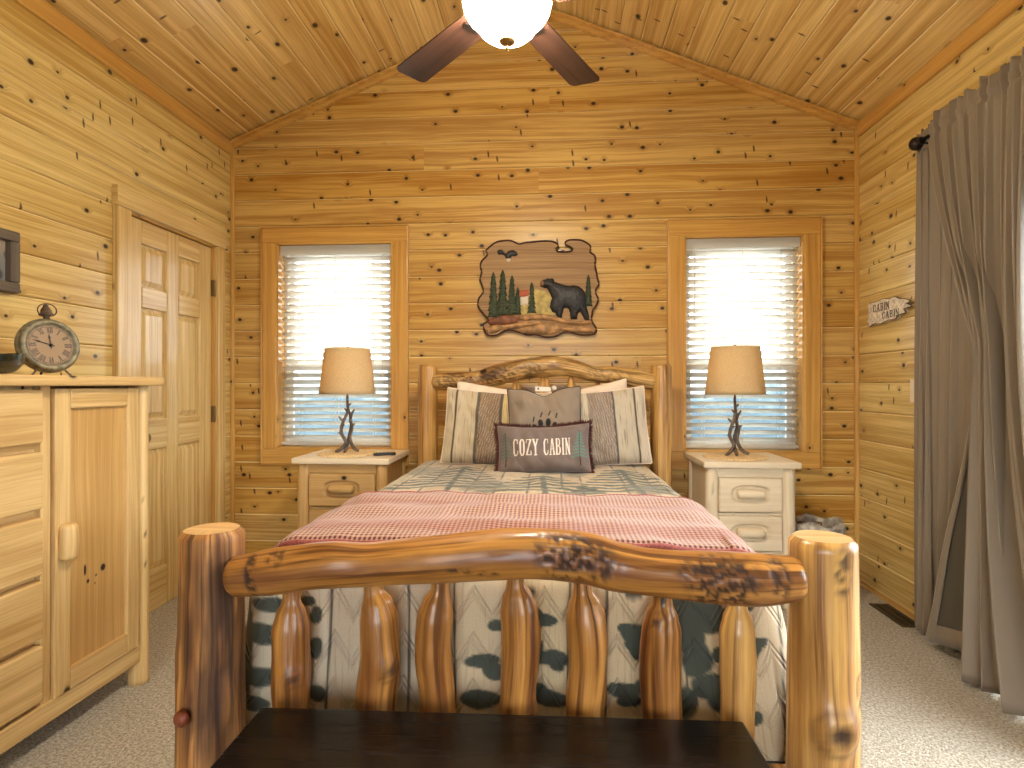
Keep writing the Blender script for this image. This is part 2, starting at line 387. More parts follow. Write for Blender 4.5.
def m_glass():
    t = NT('window_glass'); g = t.n('ShaderNodeBsdfGlossy', None, Color=(1, 1, 1, 1), Roughness=.02); tr = t.n('ShaderNodeBsdfTransparent', None, Color=(.97, .98, .98, 1))
    f = t.n('ShaderNodeFresnel', None, IOR=1.45)
    mx = t.n('ShaderNodeMixShader'); t.set(mx.inputs[0], t.math('MULTIPLY', f.outputs[0], .6)); t.set(mx.inputs[1], tr.outputs[0]); t.set(mx.inputs[2], g.outputs[0])
    t.set(t.out.inputs[0], mx.outputs[0]); return t.mat
M_GLASS = m_glass()
def m_screen():
    t = NT('insect_screen'); tr = t.n('ShaderNodeBsdfTransparent', None, Color=(.62, .66, .68, 1)); d = t.n('ShaderNodeBsdfDiffuse', None, Color=(.05, .05, .05, 1))
    mx = t.n('ShaderNodeMixShader', None, _0=.12); t.set(mx.inputs[1], tr.outputs[0]); t.set(mx.inputs[2], d.outputs[0]); t.set(t.out.inputs[0], mx.outputs[0]); return t.mat
M_SCREEN = m_screen()
def m_shade():
    t = NT('linen_shade'); u, v = t.uv()
    a = t.noise(t.xyz(t.math('MULTIPLY', u, 900.0), t.math('MULTIPLY', v, 60.0)), 1.0, 2.0); b = t.noise(t.xyz(t.math('MULTIPLY', u, 60.0), t.math('MULTIPLY', v, 900.0)), 1.0, 2.0)
    f = t.math('MULTIPLY', t.math('ADD', a, b), .5)
    c = t.mix(t.sm(f, .35, .65), rgb((208, 184, 138)), rgb((236, 216, 174)))
    p = t.n('ShaderNodeBsdfPrincipled', None, Base__Color=c, Roughness=.9); tl = t.n('ShaderNodeBsdfTranslucent', None, Color=c)
    mx = t.n('ShaderNodeMixShader', None, _0=.35); t.set(mx.inputs[1], p.outputs[0]); t.set(mx.inputs[2], tl.outputs[0]); t.set(t.out.inputs[0], mx.outputs[0]); return t.mat
M_SHADE = m_shade()
def m_curtain(name, c1, c2):
    t = NT(name); u, v = t.uv()
    n = t.noise(t.xyz(t.math('MULTIPLY', u, 30.0), t.math('MULTIPLY', v, 900.0)), 1.0, 2.0); b = t.noise(t.xyz(u, v), 3.0, 2.0)
    c = t.mix(t.math('ADD', t.math('MULTIPLY', n, .5), t.math('MULTIPLY', b, .5)), rgb(c1), rgb(c2))
    t.pbsdf(Base__Color=c, Roughness=.6, Sheen__Weight=.5, Sheen__Roughness=.4, Normal=t.bump(n, .12, .001)); return t.mat
M_CURT = m_curtain('taupe_curtain', (120, 107, 90), (136, 122, 103))
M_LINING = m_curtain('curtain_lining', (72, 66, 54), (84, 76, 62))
M_GLOBE = emit('lit_frosted_glass', (255, 241, 216), 115.0)
# ------------------------------------------------------------------ the room
def plank_field(name, org, ex, ey, en, L, Hh, pitch, off, opens, mat, joint=(2.2, 3.6), gv=.007, gd=.010, cuts=(), seam_lit=True):
    """planks running along ex, stacked along ey; en points into the room"""
    b = MB(); org, ex, ey, en = Vector(org), Vector(ex), Vector(ey), Vector(en)
    t0 = off-pitch
    while t0 < Hh:
        ta, tb = max(0, t0), min(Hh, t0+pitch)
        if tb-ta > .001:
            js = [0]; x = random.uniform(.6, joint[1])
            while x < L-.4: js.append(x); x += random.uniform(*joint)
            js.append(L)
            for q in range(len(js)-1):
                s0, s1 = js[q], js[q+1]
                b.cur = random.uniform(-1, 1); ou, ov = random.random()*50, random.random()*50
                levels = sorted(set([ta, tb]+[w for w in (t0+.0012, t0+gv, t0+pitch-gv, t0+pitch-.0012) if ta < w < tb]+[y for o in opens for y in (o[2], o[3]) if ta < y < tb]))
                for i in range(len(levels)-1):
                    a0, a1 = levels[i], levels[i+1]; am = (a0+a1)/2
                    segs = [(s0, s1)]
                    for o in opens:
                        if o[2] < am < o[3]:
                            ns = []
                            for (p, r) in segs:
                                if o[1] <= p or o[0] >= r: ns.append((p, r)); continue
                                if o[0] > p: ns.append((p, o[0]))
                                if o[1] < r: ns.append((o[1], r))
                            segs = ns
                    for (p, r) in segs:
                        def dep(y): return 0 if t0+gv*.99 <= y <= t0+pitch-gv*.99 else (-.5*gd*(1-min(abs(y-t0), abs(y-t0-pitch))/gv) if min(abs(y-t0), abs(y-t0-pitch)) > .0008 else -gd*1.6)
                        k = len(b.v)
                        for (x, y) in ((p, a0), (r, a0), (r, a1), (p, a1)): b.v.append(org+ex*x+ey*y+en*dep(y))
                        idx = [k, k+1, k+2, k+3]; uv = [(x+ou, y-t0+ov) for (x, y) in ((p, a0), (r, a0), (r, a1), (p, a1))]
                        if ex.cross(ey).dot(en) < 0: idx = idx[::-1]; uv = uv[::-1]
                        b.face(idx, uv, 1 if seam_lit and t0+pitch-gv*1.01 < a0 and a1 <= t0+pitch-.0011 else 0)  # upper bevel takes the painted seam highlight
        t0 += pitch
    b.cur = 0.0                                    # solid sheathing behind the boards
    lv = sorted(set([0, Hh]+[min(max(y, 0), Hh) for o in opens for y in (o[2], o[3])]))
    for a0, a1 in zip(lv[:-1], lv[1:]):
        am = (a0+a1)/2; segs = [(-.03, L+.03)]
        for o in opens:
            if o[2] < am < o[3]:
                ns = []
                for (p, r) in segs:
                    if o[1] <= p or o[0] >= r: ns.append((p, r)); continue
                    if o[0] > p: ns.append((p, o[0]))
                    if o[1] < r: ns.append((o[1], r))
                segs = ns
        for (p, r) in segs:
            k = len(b.v); q = [(p, a0-(.03 if a0 == 0 else 0)), (r, a0-(.03 if a0 == 0 else 0)), (r, a1+(.03 if a1 == Hh else 0)), (p, a1+(.03 if a1 == Hh else 0))]
            for (x, y) in q: b.v.append(org+ex*x+ey*y-en*.022)
            idx = [k, k+1, k+2, k+3]
            if ex.cross(ey).dot(en) < 0: idx = idx[::-1]; q = q[::-1]
            b.face(idx, q)
    o = b.build(name, [mat, M_SEAMLIT])
    if cuts:
        bm = bmesh.new(); bm.from_mesh(o.data)
        for (co, no) in cuts:
            bmesh.ops.bisect_plane(bm, geom=bm.verts[:]+bm.edges[:]+bm.faces[:], plane_co=co, plane_no=no, clear_outer=True)
        bm.to_mesh(o.data); bm.free()
    return struct(o)
WZ0, WZ1 = .692, 2.217                      # window casing, outer
WIN = [(-1.886, -.930), (.714, 1.623)]
CW = .095                                   # casing width
SEAM = 2.58 % .171
sl = (ZA-ZE)/(XR-XM)
nl = Vector((-sl, 0, 1)).normalized(); nr = Vector((sl, 0, 1)).normalized()
wo = [(a-XL+CW, b_-XL-CW, WZ0+CW, WZ1-CW) for a, b_ in WIN]
plank_field('wall_back', (XL, YB, 0), (1,0,0), (0,0,1), (0,-1,0), XR-XL, ZA, .171, SEAM, wo, M_WALL, joint=(9, 9),
            cuts=((Vector((XL, YB, ZE)), nl), (Vector((XR, YB, ZE)), nr)))
DY0, DY1, DZ = 2.756, 3.482, 2.05           # door leaf on the left wall
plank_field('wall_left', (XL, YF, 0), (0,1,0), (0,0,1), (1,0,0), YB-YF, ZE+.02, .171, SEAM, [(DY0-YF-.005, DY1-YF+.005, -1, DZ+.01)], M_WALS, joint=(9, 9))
SY0, SY1, SZ = .55, 2.56, 2.0               # sliding door in the right wall
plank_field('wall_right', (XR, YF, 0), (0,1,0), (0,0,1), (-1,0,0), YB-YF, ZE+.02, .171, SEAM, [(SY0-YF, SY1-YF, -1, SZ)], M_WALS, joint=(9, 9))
plank_field('wall_front', (XR, YF, 0), (-1,0,0), (0,0,1), (0,1,0), XR-XL, ZA, .171, SEAM, [(.95, 3.0, -1, 2.1)], M_WALS, joint=(9, 9),  # opening made to let in fill light
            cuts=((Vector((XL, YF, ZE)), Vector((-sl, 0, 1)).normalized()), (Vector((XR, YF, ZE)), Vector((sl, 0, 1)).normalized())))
def add_fill_door():  # unseen glazed door, added as a source of fill light
    r = bpy.data.objects.new('fill_door', None); COL.objects.link(r); r.location = (XR-1.975, YF, 0); struct(r)
    a0, a1 = XR-3.0, XR-.95; b = MB(); y0, y1 = YF-.09, YF-.04; m = (a0+a1)/2
    for p, q in ((a0, m), (m, a1)):
        b.box(p, p+.09, y0, y1, 0, 2.1); b.box(q-.09, q, y0, y1, 0, 2.1); b.box(p, q, y0, y1, 0, .16); b.box(p, q, y0, y1, 2.0, 2.1)
    b.build('door_frame', M_VINYL, r, bevel=.003, world=True)
    b = MB()
    for p, q in ((a0, m), (m, a1)): b.box(p+.09, q-.09, y0+.02, y0+.026, .16, 2.0)
    b.build('pane', M_GLASS, r, world=True)
    b = MB(); b.box(a0-.09, a0, YF-.1, YF+.02, 0, 2.19); b.box(a1, a1+.09, YF-.1, YF+.02, 0, 2.19); b.box(a0, a1, YF-.1, YF+.02, 2.1, 2.19); struct(b.build('trim_12', M_TRIM, bevel=.004))  # casing of the added door
add_fill_door()
sll = math.hypot(ZA-ZE, XR-XM)
eL = Vector((XM-XL, 0, ZA-ZE)).normalized(); eR = Vector((XM-XR, 0, ZA-ZE)).normalized()
cl = plank_field('ceiling', (XL, YF, ZE), (0,1,0), eL, eL.cross(Vector((0,-1,0)))*-1 if False else Vector((eL.z, 0, -eL.x)), YB-YF, sll, .142, .142, [], M_CEIL, joint=(1.6, 3.2))
cr = plank_field('ceiling_right', (XR, YF, ZE), (0,1,0), eR, Vector((-eL.z, 0, -eL.x)), YB-YF, sll, .142, .142, [], M_CEIL, joint=(1.6, 3.2))
cl.name = 'ceiling_left'
b = MB(); b.box(XL-.3, XR+.3, YF-.05, YB+.25, -.05, 0); struct(b.build('floor', M_CARPET))
def trim(n, bx, mat=M_TRIM, bevel=.004):
    b = MB()
    for q in bx: b.box(*q)
    return struct(b.build('trim_%d' % n, mat, bevel=bevel))
trim(1, [(XL, XL+.022, YB-.022, YB, 0, ZE)]); trim(2, [(XR-.022, XR, YB-.022, YB, 0, ZE)])
# rake trims follow the gable, eave trims the side walls
def slope_box(n, p0, e, L, w, th, nrm, y0, y1):
    b = MB(); p0, e, nrm = Vector(p0), Vector(e), Vector(nrm); k = 0
    pts = [p0, p0+e*L, p0+e*L+nrm*th, p0+nrm*th]
    b.prism([Vector((p.x, y0, p.z)) for p in pts], (0, y1-y0, 0)); return struct(b.build('trim_%d' % n, M_TRIM, bevel=.003))
inL, inR = Vector((eL.z, 0, -eL.x)), Vector((-eL.z, 0, -eL.x))
slope_box(3, (XL, YB, ZE-.01), eL, sll+.0, 0, .035, inL, YB-.028, YB)
slope_box(4, (XR, YB, ZE-.01), eR, sll+.0, 0, .035, inR, YB-.028, YB)
slope_box(5, (XL, YB, ZE-.01), eL, sll-.01, 0, .012, inL, YB-.06, YB-.028)
slope_box(6, (XR, YB, ZE-.01), eR, sll-.01, 0, .012, inR, YB-.06, YB-.028)
trim(7, [(XL, XL+.02, YF, YB-.03, ZE-.085, ZE-.003)]); trim(8, [(XR-.02, XR, YF, YB-.03, ZE-.085, ZE-.003)])
b = MB(); b.box(XL, XL+.012, YF, DY0-.13, 0, .02); struct(b.build('baseboard_left', M_TRIM))
b = MB(); b.box(XR-.012, XR, SY1+.09, YB-.03, 0, .02); struct(b.build('baseboard_right', M_TRIM))
b = MB(); b.box(XL+.02, XR-.02, YB-.012, YB, 0, .02); struct(b.build('baseboard_back', M_TRIM))
# windows -------------------------------------------------------------
def window(n, x0, x1):
    r = bpy.data.objects.new('window_%d' % n, None); COL.objects.link(r); r.location = ((x0+x1)/2, YB, WZ0); struct(r)
    i0, i1, j0, j1 = x0+CW, x1-CW, WZ0+CW, WZ1-CW
    b = MB(); y0 = YB-.024
    b.box(x0, x1, y0, YB, j1, WZ1, grain=0); b.box(x0, x1, y0, YB, WZ0, j0, grain=0)
    b.box(x0, i0, y0, YB, j0, j1, grain=2); b.box(i1, x1, y0, YB, j0, j1, grain=2)
    b.build('window_casing', M_TRIM, r, bevel=.005, world=True)
    b = MB(); e = .008
    b.box(x0-e, x1+e, YB-.034, YB, WZ1, WZ1+e); b.box(x0-e, x1+e, YB-.034, YB, WZ0-e, WZ0)
    b.box(x0-e, x0, YB-.034, YB, WZ0, WZ1); b.box(x1, x1+e, YB-.034, YB, WZ0, WZ1)
    b.build('back_band', M_TRIM, r, bevel=.004, world=True)
    b = MB(); D = .15
    b.box(i0-.02, i0+.012, YB-.02, YB+D, j0, j1); b.box(i1-.012, i1+.02, YB-.02, YB+D, j0, j1)
    b.box(i0, i1, YB-.02, YB+D, j1-.012, j1+.02); b.box(i0, i1, YB-.02, YB+D, j0-.02, j0+.012)
    b.build('jamb', M_TRIM, r, world=True)
    b = MB(); zm = j0+(j1-j0)*.40; y = YB+.085
    def fr(a0, a1, c0, c1, y0, y1, w):
        b.box(a0, a1, y0, y1, c1-w, c1); b.box(a0, a1, y0, y1, c0, c0+w); b.box(a0, a0+w, y0, y1, c0+w, c1-w); b.box(a1-w, a1, y0, y1, c0+w, c1-w)
    fr(i0+.012, i1-.012, j0+.012, j1-.012, y-.01, y+.06, .018)
    fr(i0+.03, i1-.03, zm-.02, j1-.03, y+.025, y+.05, .032); fr(i0+.03, i1-.03, j0+.03, zm+.02, y, y+.025, .034)
    b.build('sash', M_VINYL, r, bevel=.003, world=True)
    b = MB(); b.box(i0+.055, i1-.055, y+.036, y+.040, zm+.012, j1-.055); b.box(i0+.055, i1-.055, y+.010, y+.014, j0+.06, zm-.012)
    b.build('pane', M_GLASS, r, world=True)
    b = MB(); b.box(i0+.03, i1-.03, y+.056, y+.058, j0+.03, zm)
    b.build('insect_screen', M_SCREEN, r, world=True)
    # the blind hangs inside the jamb: a thing of its own
    bl = thing('window_blind', 'white slatted blind in the left window, behind the lamp on the honey pine nightstand' if n == 1 else
               'white slatted blind in the right window, behind the lamp on the whitewashed nightstand', 'blind', ((i0+i1)/2, YB+.035, j1-.012), group='slatted window blinds')
    a0, a1 = i0+.018, i1-.018; yc = YB+.035; zt = j1-.014
    b = MB(); b.box(a0-.004, a1+.004, yc-.034, yc-.022, zt-.062, zt); b.box(a0, a1, yc-.022, yc+.025, zt-.045, zt-.002)
    b.build('headrail', M_BLIND, bl, bevel=.004, world=True)
    b = MB(); z = zt-.085; zb = j0+.035; k = 0; rr = random.Random(n)
    while z > zb+.02:
        P = []; UV = []
        tl = -math.radians(32+rr.uniform(-2, 2))
        for i in (-1, -.5, 0, .5, 1):
            q = i*.0245; cam = .003*(1-i*i)
            P.append([(x, yc+q*math.cos(tl), z+q*math.sin(tl)+cam) for x in (a0, a1)]); UV.append([(0, 0), (1, 0)])
        b.grid(P, UV); z -= .0447; k += 1
    o = b.build('slats', M_BLIND, bl, world=True, solid=.0028)
    b = MB(); b.box(a0, a1, yc-.024, yc+.024, zb-.012, zb+.006); b.build('bottom_rail', M_BLIND, bl, bevel=.004, world=True)
    for q in (.16, .5, .84):
        b = MB(); x = a0+(a1-a0)*q
        for yy in (yc-.0265, yc+.0265): b.box(x-.0012, x+.0012, yy-.0008, yy+.0008, zb, zt-.04)
        b.build('ladder_cord', M_CORD, bl, world=True)
    b = MB()
    if n == 1:
        x = a1-.055; b.tube([(x, yc-.036, zt-.05), (x+.002, yc-.036, zt-.5), (x, yc-.036, zt-.83)], .0016, n=6, step=.05)
        b.lathe([(.002, .03), (.006, .022), (.007, 0), (.003, -.008)], (x, yc-.036, zt-.85), n=10)
        b.build('pull_cord', M_CORD, bl, world=True)
    else:
        x = a0+.05; b.tube([(x, yc-.036, zt-.05), (x, yc-.036, zt-.55)], .0035, n=8, step=.05)
        b.build('tilt_wand', M_CORD, bl, world=True)
window(1, *WIN[0]); window(2, *WIN[1])
# door in the left wall ------------------------------------------------
def door1():
    r = bpy.data.objects.new('door_1', None); COL.objects.link(r); r.location = (XL, (DY0+DY1)/2, 0); struct(r)
    x1 = XL-.012; x0 = x1-.035; W = DY1-DY0
    b = MB(); st = .115
    ys = [(DY0, DY0+st), (DY0+W/2-.05, DY0+W/2+.05), (DY1-st, DY1)]
    for y0, y1 in ys: b.box(x0, x1, y0, y1, .001, DZ, grain=2)
    cols = [(ys[0][1], ys[1][0]), (ys[1][1], ys[2][0])]
    rails = [(.001, .22), (.86, 1.02), (1.60, 1.71), (DZ-.12, DZ)]
    for c0, c1 in cols:
        for z0, z1 in rails: b.box(x0, x1, c0, c1, z0, z1, grain=1)
    b.build('door_leaf', M_DOOR, r, bevel=.006, world=True)
    for c0, c1 in cols:
        for i in range(3):
            z0, z1 = rails[i][1], rails[i+1][0]
            b = MB(); b.box(x0+.005, x1-.018, c0-.004, c1+.004, z0-.004, z1+.004, grain=2)
            e = .034; xa, xb = x1-.018, x1-.006
            q = len(b.v)
            for (yy0, yy1, zz0, zz1, xx) in ((c0+.008, c1-.008, z0+.008, z1-.008, xa), (c0+e, c1-e, z0+e, z1-e, xb)):
                for p in ((xx, yy0, zz0), (xx, yy1, zz0), (xx, yy1, zz1), (xx, yy0, zz1)): b.v.append(Vector(p))
            o = random.random()*5
            for i2 in range(4):
                k = (i2+1) % 4; f = [q+i2, q+k, q+4+k, q+4+i2]; b.face(f, [(b.v[w].z+o, b.v[w].y) for w in f])
            f = [q+4, q+5, q+6, q+7]; b.face(f, [(b.v[w].z+o, b.v[w].y) for w in f])
            b.build('door_panel', M_DOOR, r, world=True)
    for z in (.25, 1.02, 1.80):
        b = MB(); b.box(x1, XL+.004, DY1-.004, DY1+.014, z-.05, z+.05); b.tube([(XL+.006, DY1+.005, z-.052), (XL+.006, DY1+.005, z+.052)], .007, n=10)
        b.build('hinge', M_HINGE, r, world=True)
    b = MB(); Mk = Matrix.Translation((x1, DY0+.065, .93)) @ Matrix.Rotation(PI/2, 4, 'Y')
    b.lathe([(.03, 0), (.03, .006), (.012, .012), (.011, .035), (.024, .042), (.028, .055), (.022, .07), (0, .074)], n=24, M=Mk); b.build('door_knob', M_BRASS, r, world=True)
    b = MB()
    b.box(XL-.06, XL+.004, DY0-.03, DY0-.003, 0, DZ+.012); b.box(XL-.06, XL+.004, DY1+.003, DY1+.03, 0, DZ+.012); b.box(XL-.06, XL+.004, DY0-.03, DY1+.03, DZ+.004, DZ+.03)
    b.box(XL-.075, XL-.06, DY0-.06, DY1+.06, 0, DZ+.05)
    struct(b.build('trim_9', M_TRIM))
    b = MB(); t = .03
    b.box(XL, XL+t, DY0-.105, DY0-.012, 0, DZ+.012, grain=2); b.box(XL, XL+t, DY1+.012, DY1+.09, 0, DZ+.012, grain=2)
    b.box(XL, XL+t+.004, DY0-.11, DY1+.095, DZ+.012, DZ+.11, grain=1)
    struct(b.build('trim_10', M_DOOR, bevel=.005))
door1()
# sliding glass door in the right wall ---------------------------------
def door2():
    r = bpy.data.objects.new('door_2', None); COL.objects.link(r); r.location = (XR, (SY0+SY1)/2, 0); struct(r)
    b = MB(); x0, x1 = XR+.02, XR+.11
    b.box(x0, x1, SY0, SY0+.04, 0, SZ); b.box(x0, x1, SY1-.04, SY1, 0, SZ); b.box(x0, x1, SY0, SY1, SZ-.04, SZ); b.box(x0, x1, SY0, SY1, 0, .03)
    ym = (SY0+SY1)/2
    for (a, c, x) in ((SY0+.04, ym+.04, x0+.01), (ym-.04, SY1-.04, x0+.05)):
        b.box(x, x+.03, a, a+.065, .03, SZ-.04); b.box(x, x+.03, c-.065, c, .03, SZ-.04); b.box(x, x+.03, a, c, .03, .12); b.box(x, x+.03, a, c, SZ-.11, SZ-.04)
    b.build('door_frame', M_VINYL, r, bevel=.003, world=True)
    b = MB(); b.box(x0+.022, x0+.028, SY0+.1, ym-.02, .12, SZ-.11); b.box(x0+.062, x0+.068, ym+.02, SY1-.1, .12, SZ-.11)
    b.build('pane', M_GLASS, r, world=True)
    b = MB()
    b.box(XR-.02, XR+.02, SY1, SY1+.08, 0, SZ+.08); b.box(XR-.02, XR+.02, SY0-.08, SY0, 0, SZ+.08); b.box(XR-.02, XR+.02, SY0, SY1, SZ, SZ+.08)
    struct(b.build('trim_11', M_TRIM, bevel=.004))
door2()
# ------------------------------------------------------------------ painting on vertex grids
def seg_d(X, Y, x0, y0, x1, y1):
    dx, dy = x1-x0, y1-y0; L = dx*dx+dy*dy+1e-12
    t = np.clip(((X-x0)*dx+(Y-y0)*dy)/L, 0, 1)
    return np.hypot(X-x0-t*dx, Y-y0-t*dy)
def paint(C, w, c): C[:] = C*(1-w[..., None])+lin(c)*w[..., None]
def edge(d, r, soft): return np.clip((r-d)/soft+.5, 0, 1)
GL = {  # slab letters in a unit box: strokes (x0,y0,x1,y1,weight)
 'C': [(.80,.72,.80,.98,.5), (.80,.92,.62,.98,.6), (.62,.98,.38,.98,.6), (.38,.98,.2,.8,1), (.2,.8,.2,.2,1.2), (.2,.2,.38,.02,1), (.38,.02,.62,.02,.6), (.62,.02,.82,.14,.6), (.82,.14,.82,.28,.5)],
 'O': [(.38,.98,.62,.98,.6), (.62,.98,.8,.8,1), (.8,.8,.8,.2,1.2), (.8,.2,.62,.02,1), (.62,.02,.38,.02,.6), (.38,.02,.2,.2,1), (.2,.2,.2,.8,1.2), (.2,.8,.38,.98,1)],
 'Z': [(.15,.97,.85,.97,.6), (.15,.97,.15,.75,.5), (.82,.95,.18,.05,1.1), (.15,.03,.85,.03,.6), (.85,.03,.85,.25,.5)],
 'Y': [(.18,.97,.5,.5,1.1), (.82,.97,.5,.5,.8), (.5,.5,.5,.03,1.2), (.32,.02,.68,.02,.6), (.05,.98,.34,.98,.6), (.66,.98,.95,.98,.6)],
 'A': [(.18,.03,.46,.98,.7), (.54,.98,.82,.03,1.2), (.3,.35,.7,.35,.6), (.04,.02,.34,.02,.6), (.64,.02,.96,.02,.6)],
 'B': [(.25,.02,.25,.98,1.2), (.1,.98,.6,.98,.6), (.6,.98,.78,.86,.9), (.78,.86,.78,.66,1), (.78,.66,.6,.52,.9), (.25,.52,.6,.52,.6), (.6,.52,.83,.38,.9), (.83,.38,.83,.16,1), (.83,.16,.62,.02,.9), (.1,.02,.62,.02,.6)],
 'I': [(.5,.02,.5,.98,1.3), (.25,.98,.75,.98,.6), (.25,.02,.75,.02,.6)],
 'N': [(.2,.02,.2,.98,.7), (.2,.98,.8,.02,1.2), (.8,.02,.8,.98,.7), (.04,.02,.36,.02,.6), (.06,.98,.3,.98,.6), (.64,.98,.96,.98,.6)],
 'S': [(.8,.8,.6,.98,.8), (.6,.98,.35,.98,.6), (.35,.98,.2,.78,1), (.2,.78,.8,.28,1.1), (.8,.28,.62,.02,1), (.62,.02,.35,.02,.6), (.35,.02,.18,.22,.8)],
}
def text_mask(X, Y, txt, x0, y0, w, h, gap=.06, wt=.09, soft=.3):
    """paint txt from x0 (left) with glyph box w x h; returns 0..1 mask"""
    m = np.zeros_like(X); x = x0
    for ch in txt:
        if ch == ' ': x += w*.55; continue
        cw = w*(.62 if ch == 'I' else 1)
        for (a, b_, c, d, k) in GL[ch]:
            m = np.maximum(m, edge(seg_d(X, Y, x+a*cw, y0+b_*h, x+c*cw, y0+d*h), wt*w*k*.9, wt*w*soft))
        x += cw*(1+gap)
    return m
# ------------------------------------------------------------------ the bed
bed = thing('log_bed', 'rustic log bed with peeled log posts and arched log rails', 'bed', (-.1, 2.36, 0))
FP = [(-.788, 1.30), (.583, 1.31)]; HP = [(-.743, 3.43), (.6235, 3.43)]
def post(name, x, y, h, r0, r1, mat, seed, knobs=(), stains=(), lean=0):
    b = MB(); b.log([(x+lean, y, 0), (x+lean*.7, y, h*.3), (x+lean*.3, y, h*.65), (x, y, h)], [r0, r0*.98, (r0+r1)/2, r1], n=40, step=.012, bump=.05, seed=seed, knobs=knobs, stains=stains, cap=.18, mc=1, freq=3.5)
    return b.build(name, [mat, M_END], bed, world=True)
# angle convention for vertical logs: pi/2.. see log(); the camera-facing side is found from up=(0,-1,0)
p = post('foot_post', FP[0][0], FP[0][1], .868, .076, .070, M_LOGD, 1, stains=((.72, PI/2, .22, 2.2, .55, 1), (.55, PI/2+.6, .12, .8, .5, 1)))
b = MB(); b.lathe([(.0175, 0), (.0175, .012), (.013, .017), (0, .018)], n=24, M=Matrix.Translation((-.806, 1.226, .472)) @ Matrix.Rotation(math.radians(-22), 4, 'Z') @ Matrix.Rotation(PI/2, 4, 'X'))
b.build('wood_plug', plain('dark_plug', (112, 52, 28), .4, var=.15), p, world=True)
FRONT = PI/2
post('foot_post', FP[1][0], FP[1][1], .872, .074, .068, M_LOGP, 2, knobs=((.56, FRONT, .060, .03, .95), ), stains=((.93, FRONT+.2, .05, .25, .8), (.62, FRONT+.9, .06, .2, .6)))
post('head_post', HP[0][0], HP[0][1], 1.318, .062, .056, M_LOGP, 3); post('head_post', HP[1][0], HP[1][1], 1.318, .064, .058, M_LOGP, 4)
def pxlog(name, pts, Y, mat, **k):
    P = [PY(u, v, Y) for u, v, r in pts]; R = [r*(P[i]-Vector((0, 0, H))).y/F*1.0 for i, (u, v, r) in enumerate(pts)]
    b = MB(); b.log(P, R, mc=k.pop('mc', 0), **k); return b.build(name, [mat, M_END], bed, world=True)
pxlog('foot_rail', [(230, 577, 20), (280, 571, 23), (330, 565, 23.5), (370, 564, 21.5), (440, 558.5, 23.5), (520, 553, 25), (580, 557, 25), (620, 567, 24), (660, 573, 22.5), (745, 579, 25), (803, 578, 21)],
      1.27, M_LOG, n=44, step=.006, bump=.07, seed=5, cap=.5,
      stains=((.61, 2.9, .07, 1.0, .9), (.645, 3.0, .05, .8, .8), (.585, 2.6, .05, .7, .7), (.86, 3.1, .07, 1.3, .9), (.83, 2.7, .05, .7, .8), (.95, 2.8, .02, 1.0, .8), (.42, 3.5, .025, .16, 1), (.47, 3.7, .02, .14, .9), (.055, 2.9, .012, 1.3, .9), (.10, 2.2, .02, .5, .7)))
SP = [(292, 17, 597, .0), (373, 18.5, 588, .012), (440, 17, 587, -.012), (516, 17.5, 580, .006), (583, 17.5, 587, .008), (663, 18, 599, -.004), (738, 15, 602, 0)]
for i, (u, r, vt, bend) in enumerate(SP):
    q = PY(u, vt, 1.325); R = r*1.33/F*1.06; x = q.x; z1 = q.z+.03; z0 = .28
    b = MB(); zz = [z0, z0+(z1-z0)*.3, z0+(z1-z0)*.6, z1-.105, z1-.068, z1-.032, z1+.03]
    xx = [x-bend, x+bend*.2, x+bend*1.3, x+bend, x+bend*.6, x, x]; RR = [R*1.02, R, R*1.04, R*1.02, R*.84, R*.50, R*.42]
    b.log([(xx[k], 1.325, zz[k]) for k in range(7)], RR, n=26, step=.009, bump=.17, seed=20+i, cap=0, freq=7,
          knobs=[((.52, PI/2+.5, .03, .012, .8)), (), ((.3, PI/2-.9, .025, .008, .5)), ((.35, PI/2+1.0, .03, .014, .6)), ((.22, PI/2-.2, .022, .008, .9)), ((.80, PI/2-.5, .024, .006, .9)), ((.3, PI/2+.3, .02, .007, .8))][i:i+1] if i != 1 else ((.55, PI/2+.8, .034, .012, .9),))
    b.build('foot_spindle', [M_LOGP if i in (6,) else M_LOG, M_END], bed, world=True)
b = MB(); b.log([(FP[0][0], 1.32, .26), (-.1, 1.325, .265), (FP[1][0], 1.32, .26)], [.045, .048, .045], seed=40); b.build('lower_foot_rail', [M_LOG, M_END], bed, world=True)
for i in (0, 1):
    b = MB(); x = (-.74, .535)[i]; b.log([(FP[i][0], 1.32, .20), (x, 2.3, .20), (HP[i][0], 3.42, .20)], [.048, .05, .048], seed=41+i, step=.05); b.build('side_rail', [M_LOG, M_END], bed, world=True)
pxlog('head_rail', [(432, 382, 8), (458, 381, 8.6), (479, 379, 8.6), (500, 374.5, 10), (517, 370, 10.5), (535, 367, 10), (555, 366.5, 10), (575, 369, 8.5), (595, 374, 7.5), (615, 375.5, 8.5), (635, 378.5, 9), (655, 382, 7.5)], 3.42, M_LOGH, n=36, step=.012, bump=.16, seed=9, freq=9,
      stains=((.1, 3.2, .1, 1.2, .7), (.3, 3.3, .12, 1.0, .8), (.45, 3.5, .08, .8, .6), (.8, 3.2, .12, .9, .5)))
for i, (u, vt) in enumerate(((460, 391), (487, 389), (516, 382), (544, 377), (571, 381), (598, 387), (627, 391))):
    q = PY(u, vt, 3.44); b = MB(); R = .030 if i != 3 else .034
    b.log([(q.x, 3.44, .42), (q.x, 3.44, .8), (q.x, 3.44, q.z-.06), (q.x, 3.44, q.z-.015), (q.x, 3.44, q.z+.03)], [R, R, R, R*.72, R*.35], n=18, step=.03, seed=60+i, cap=0); b.build('head_spindle', [M_LOGP, M_END], bed, world=True)
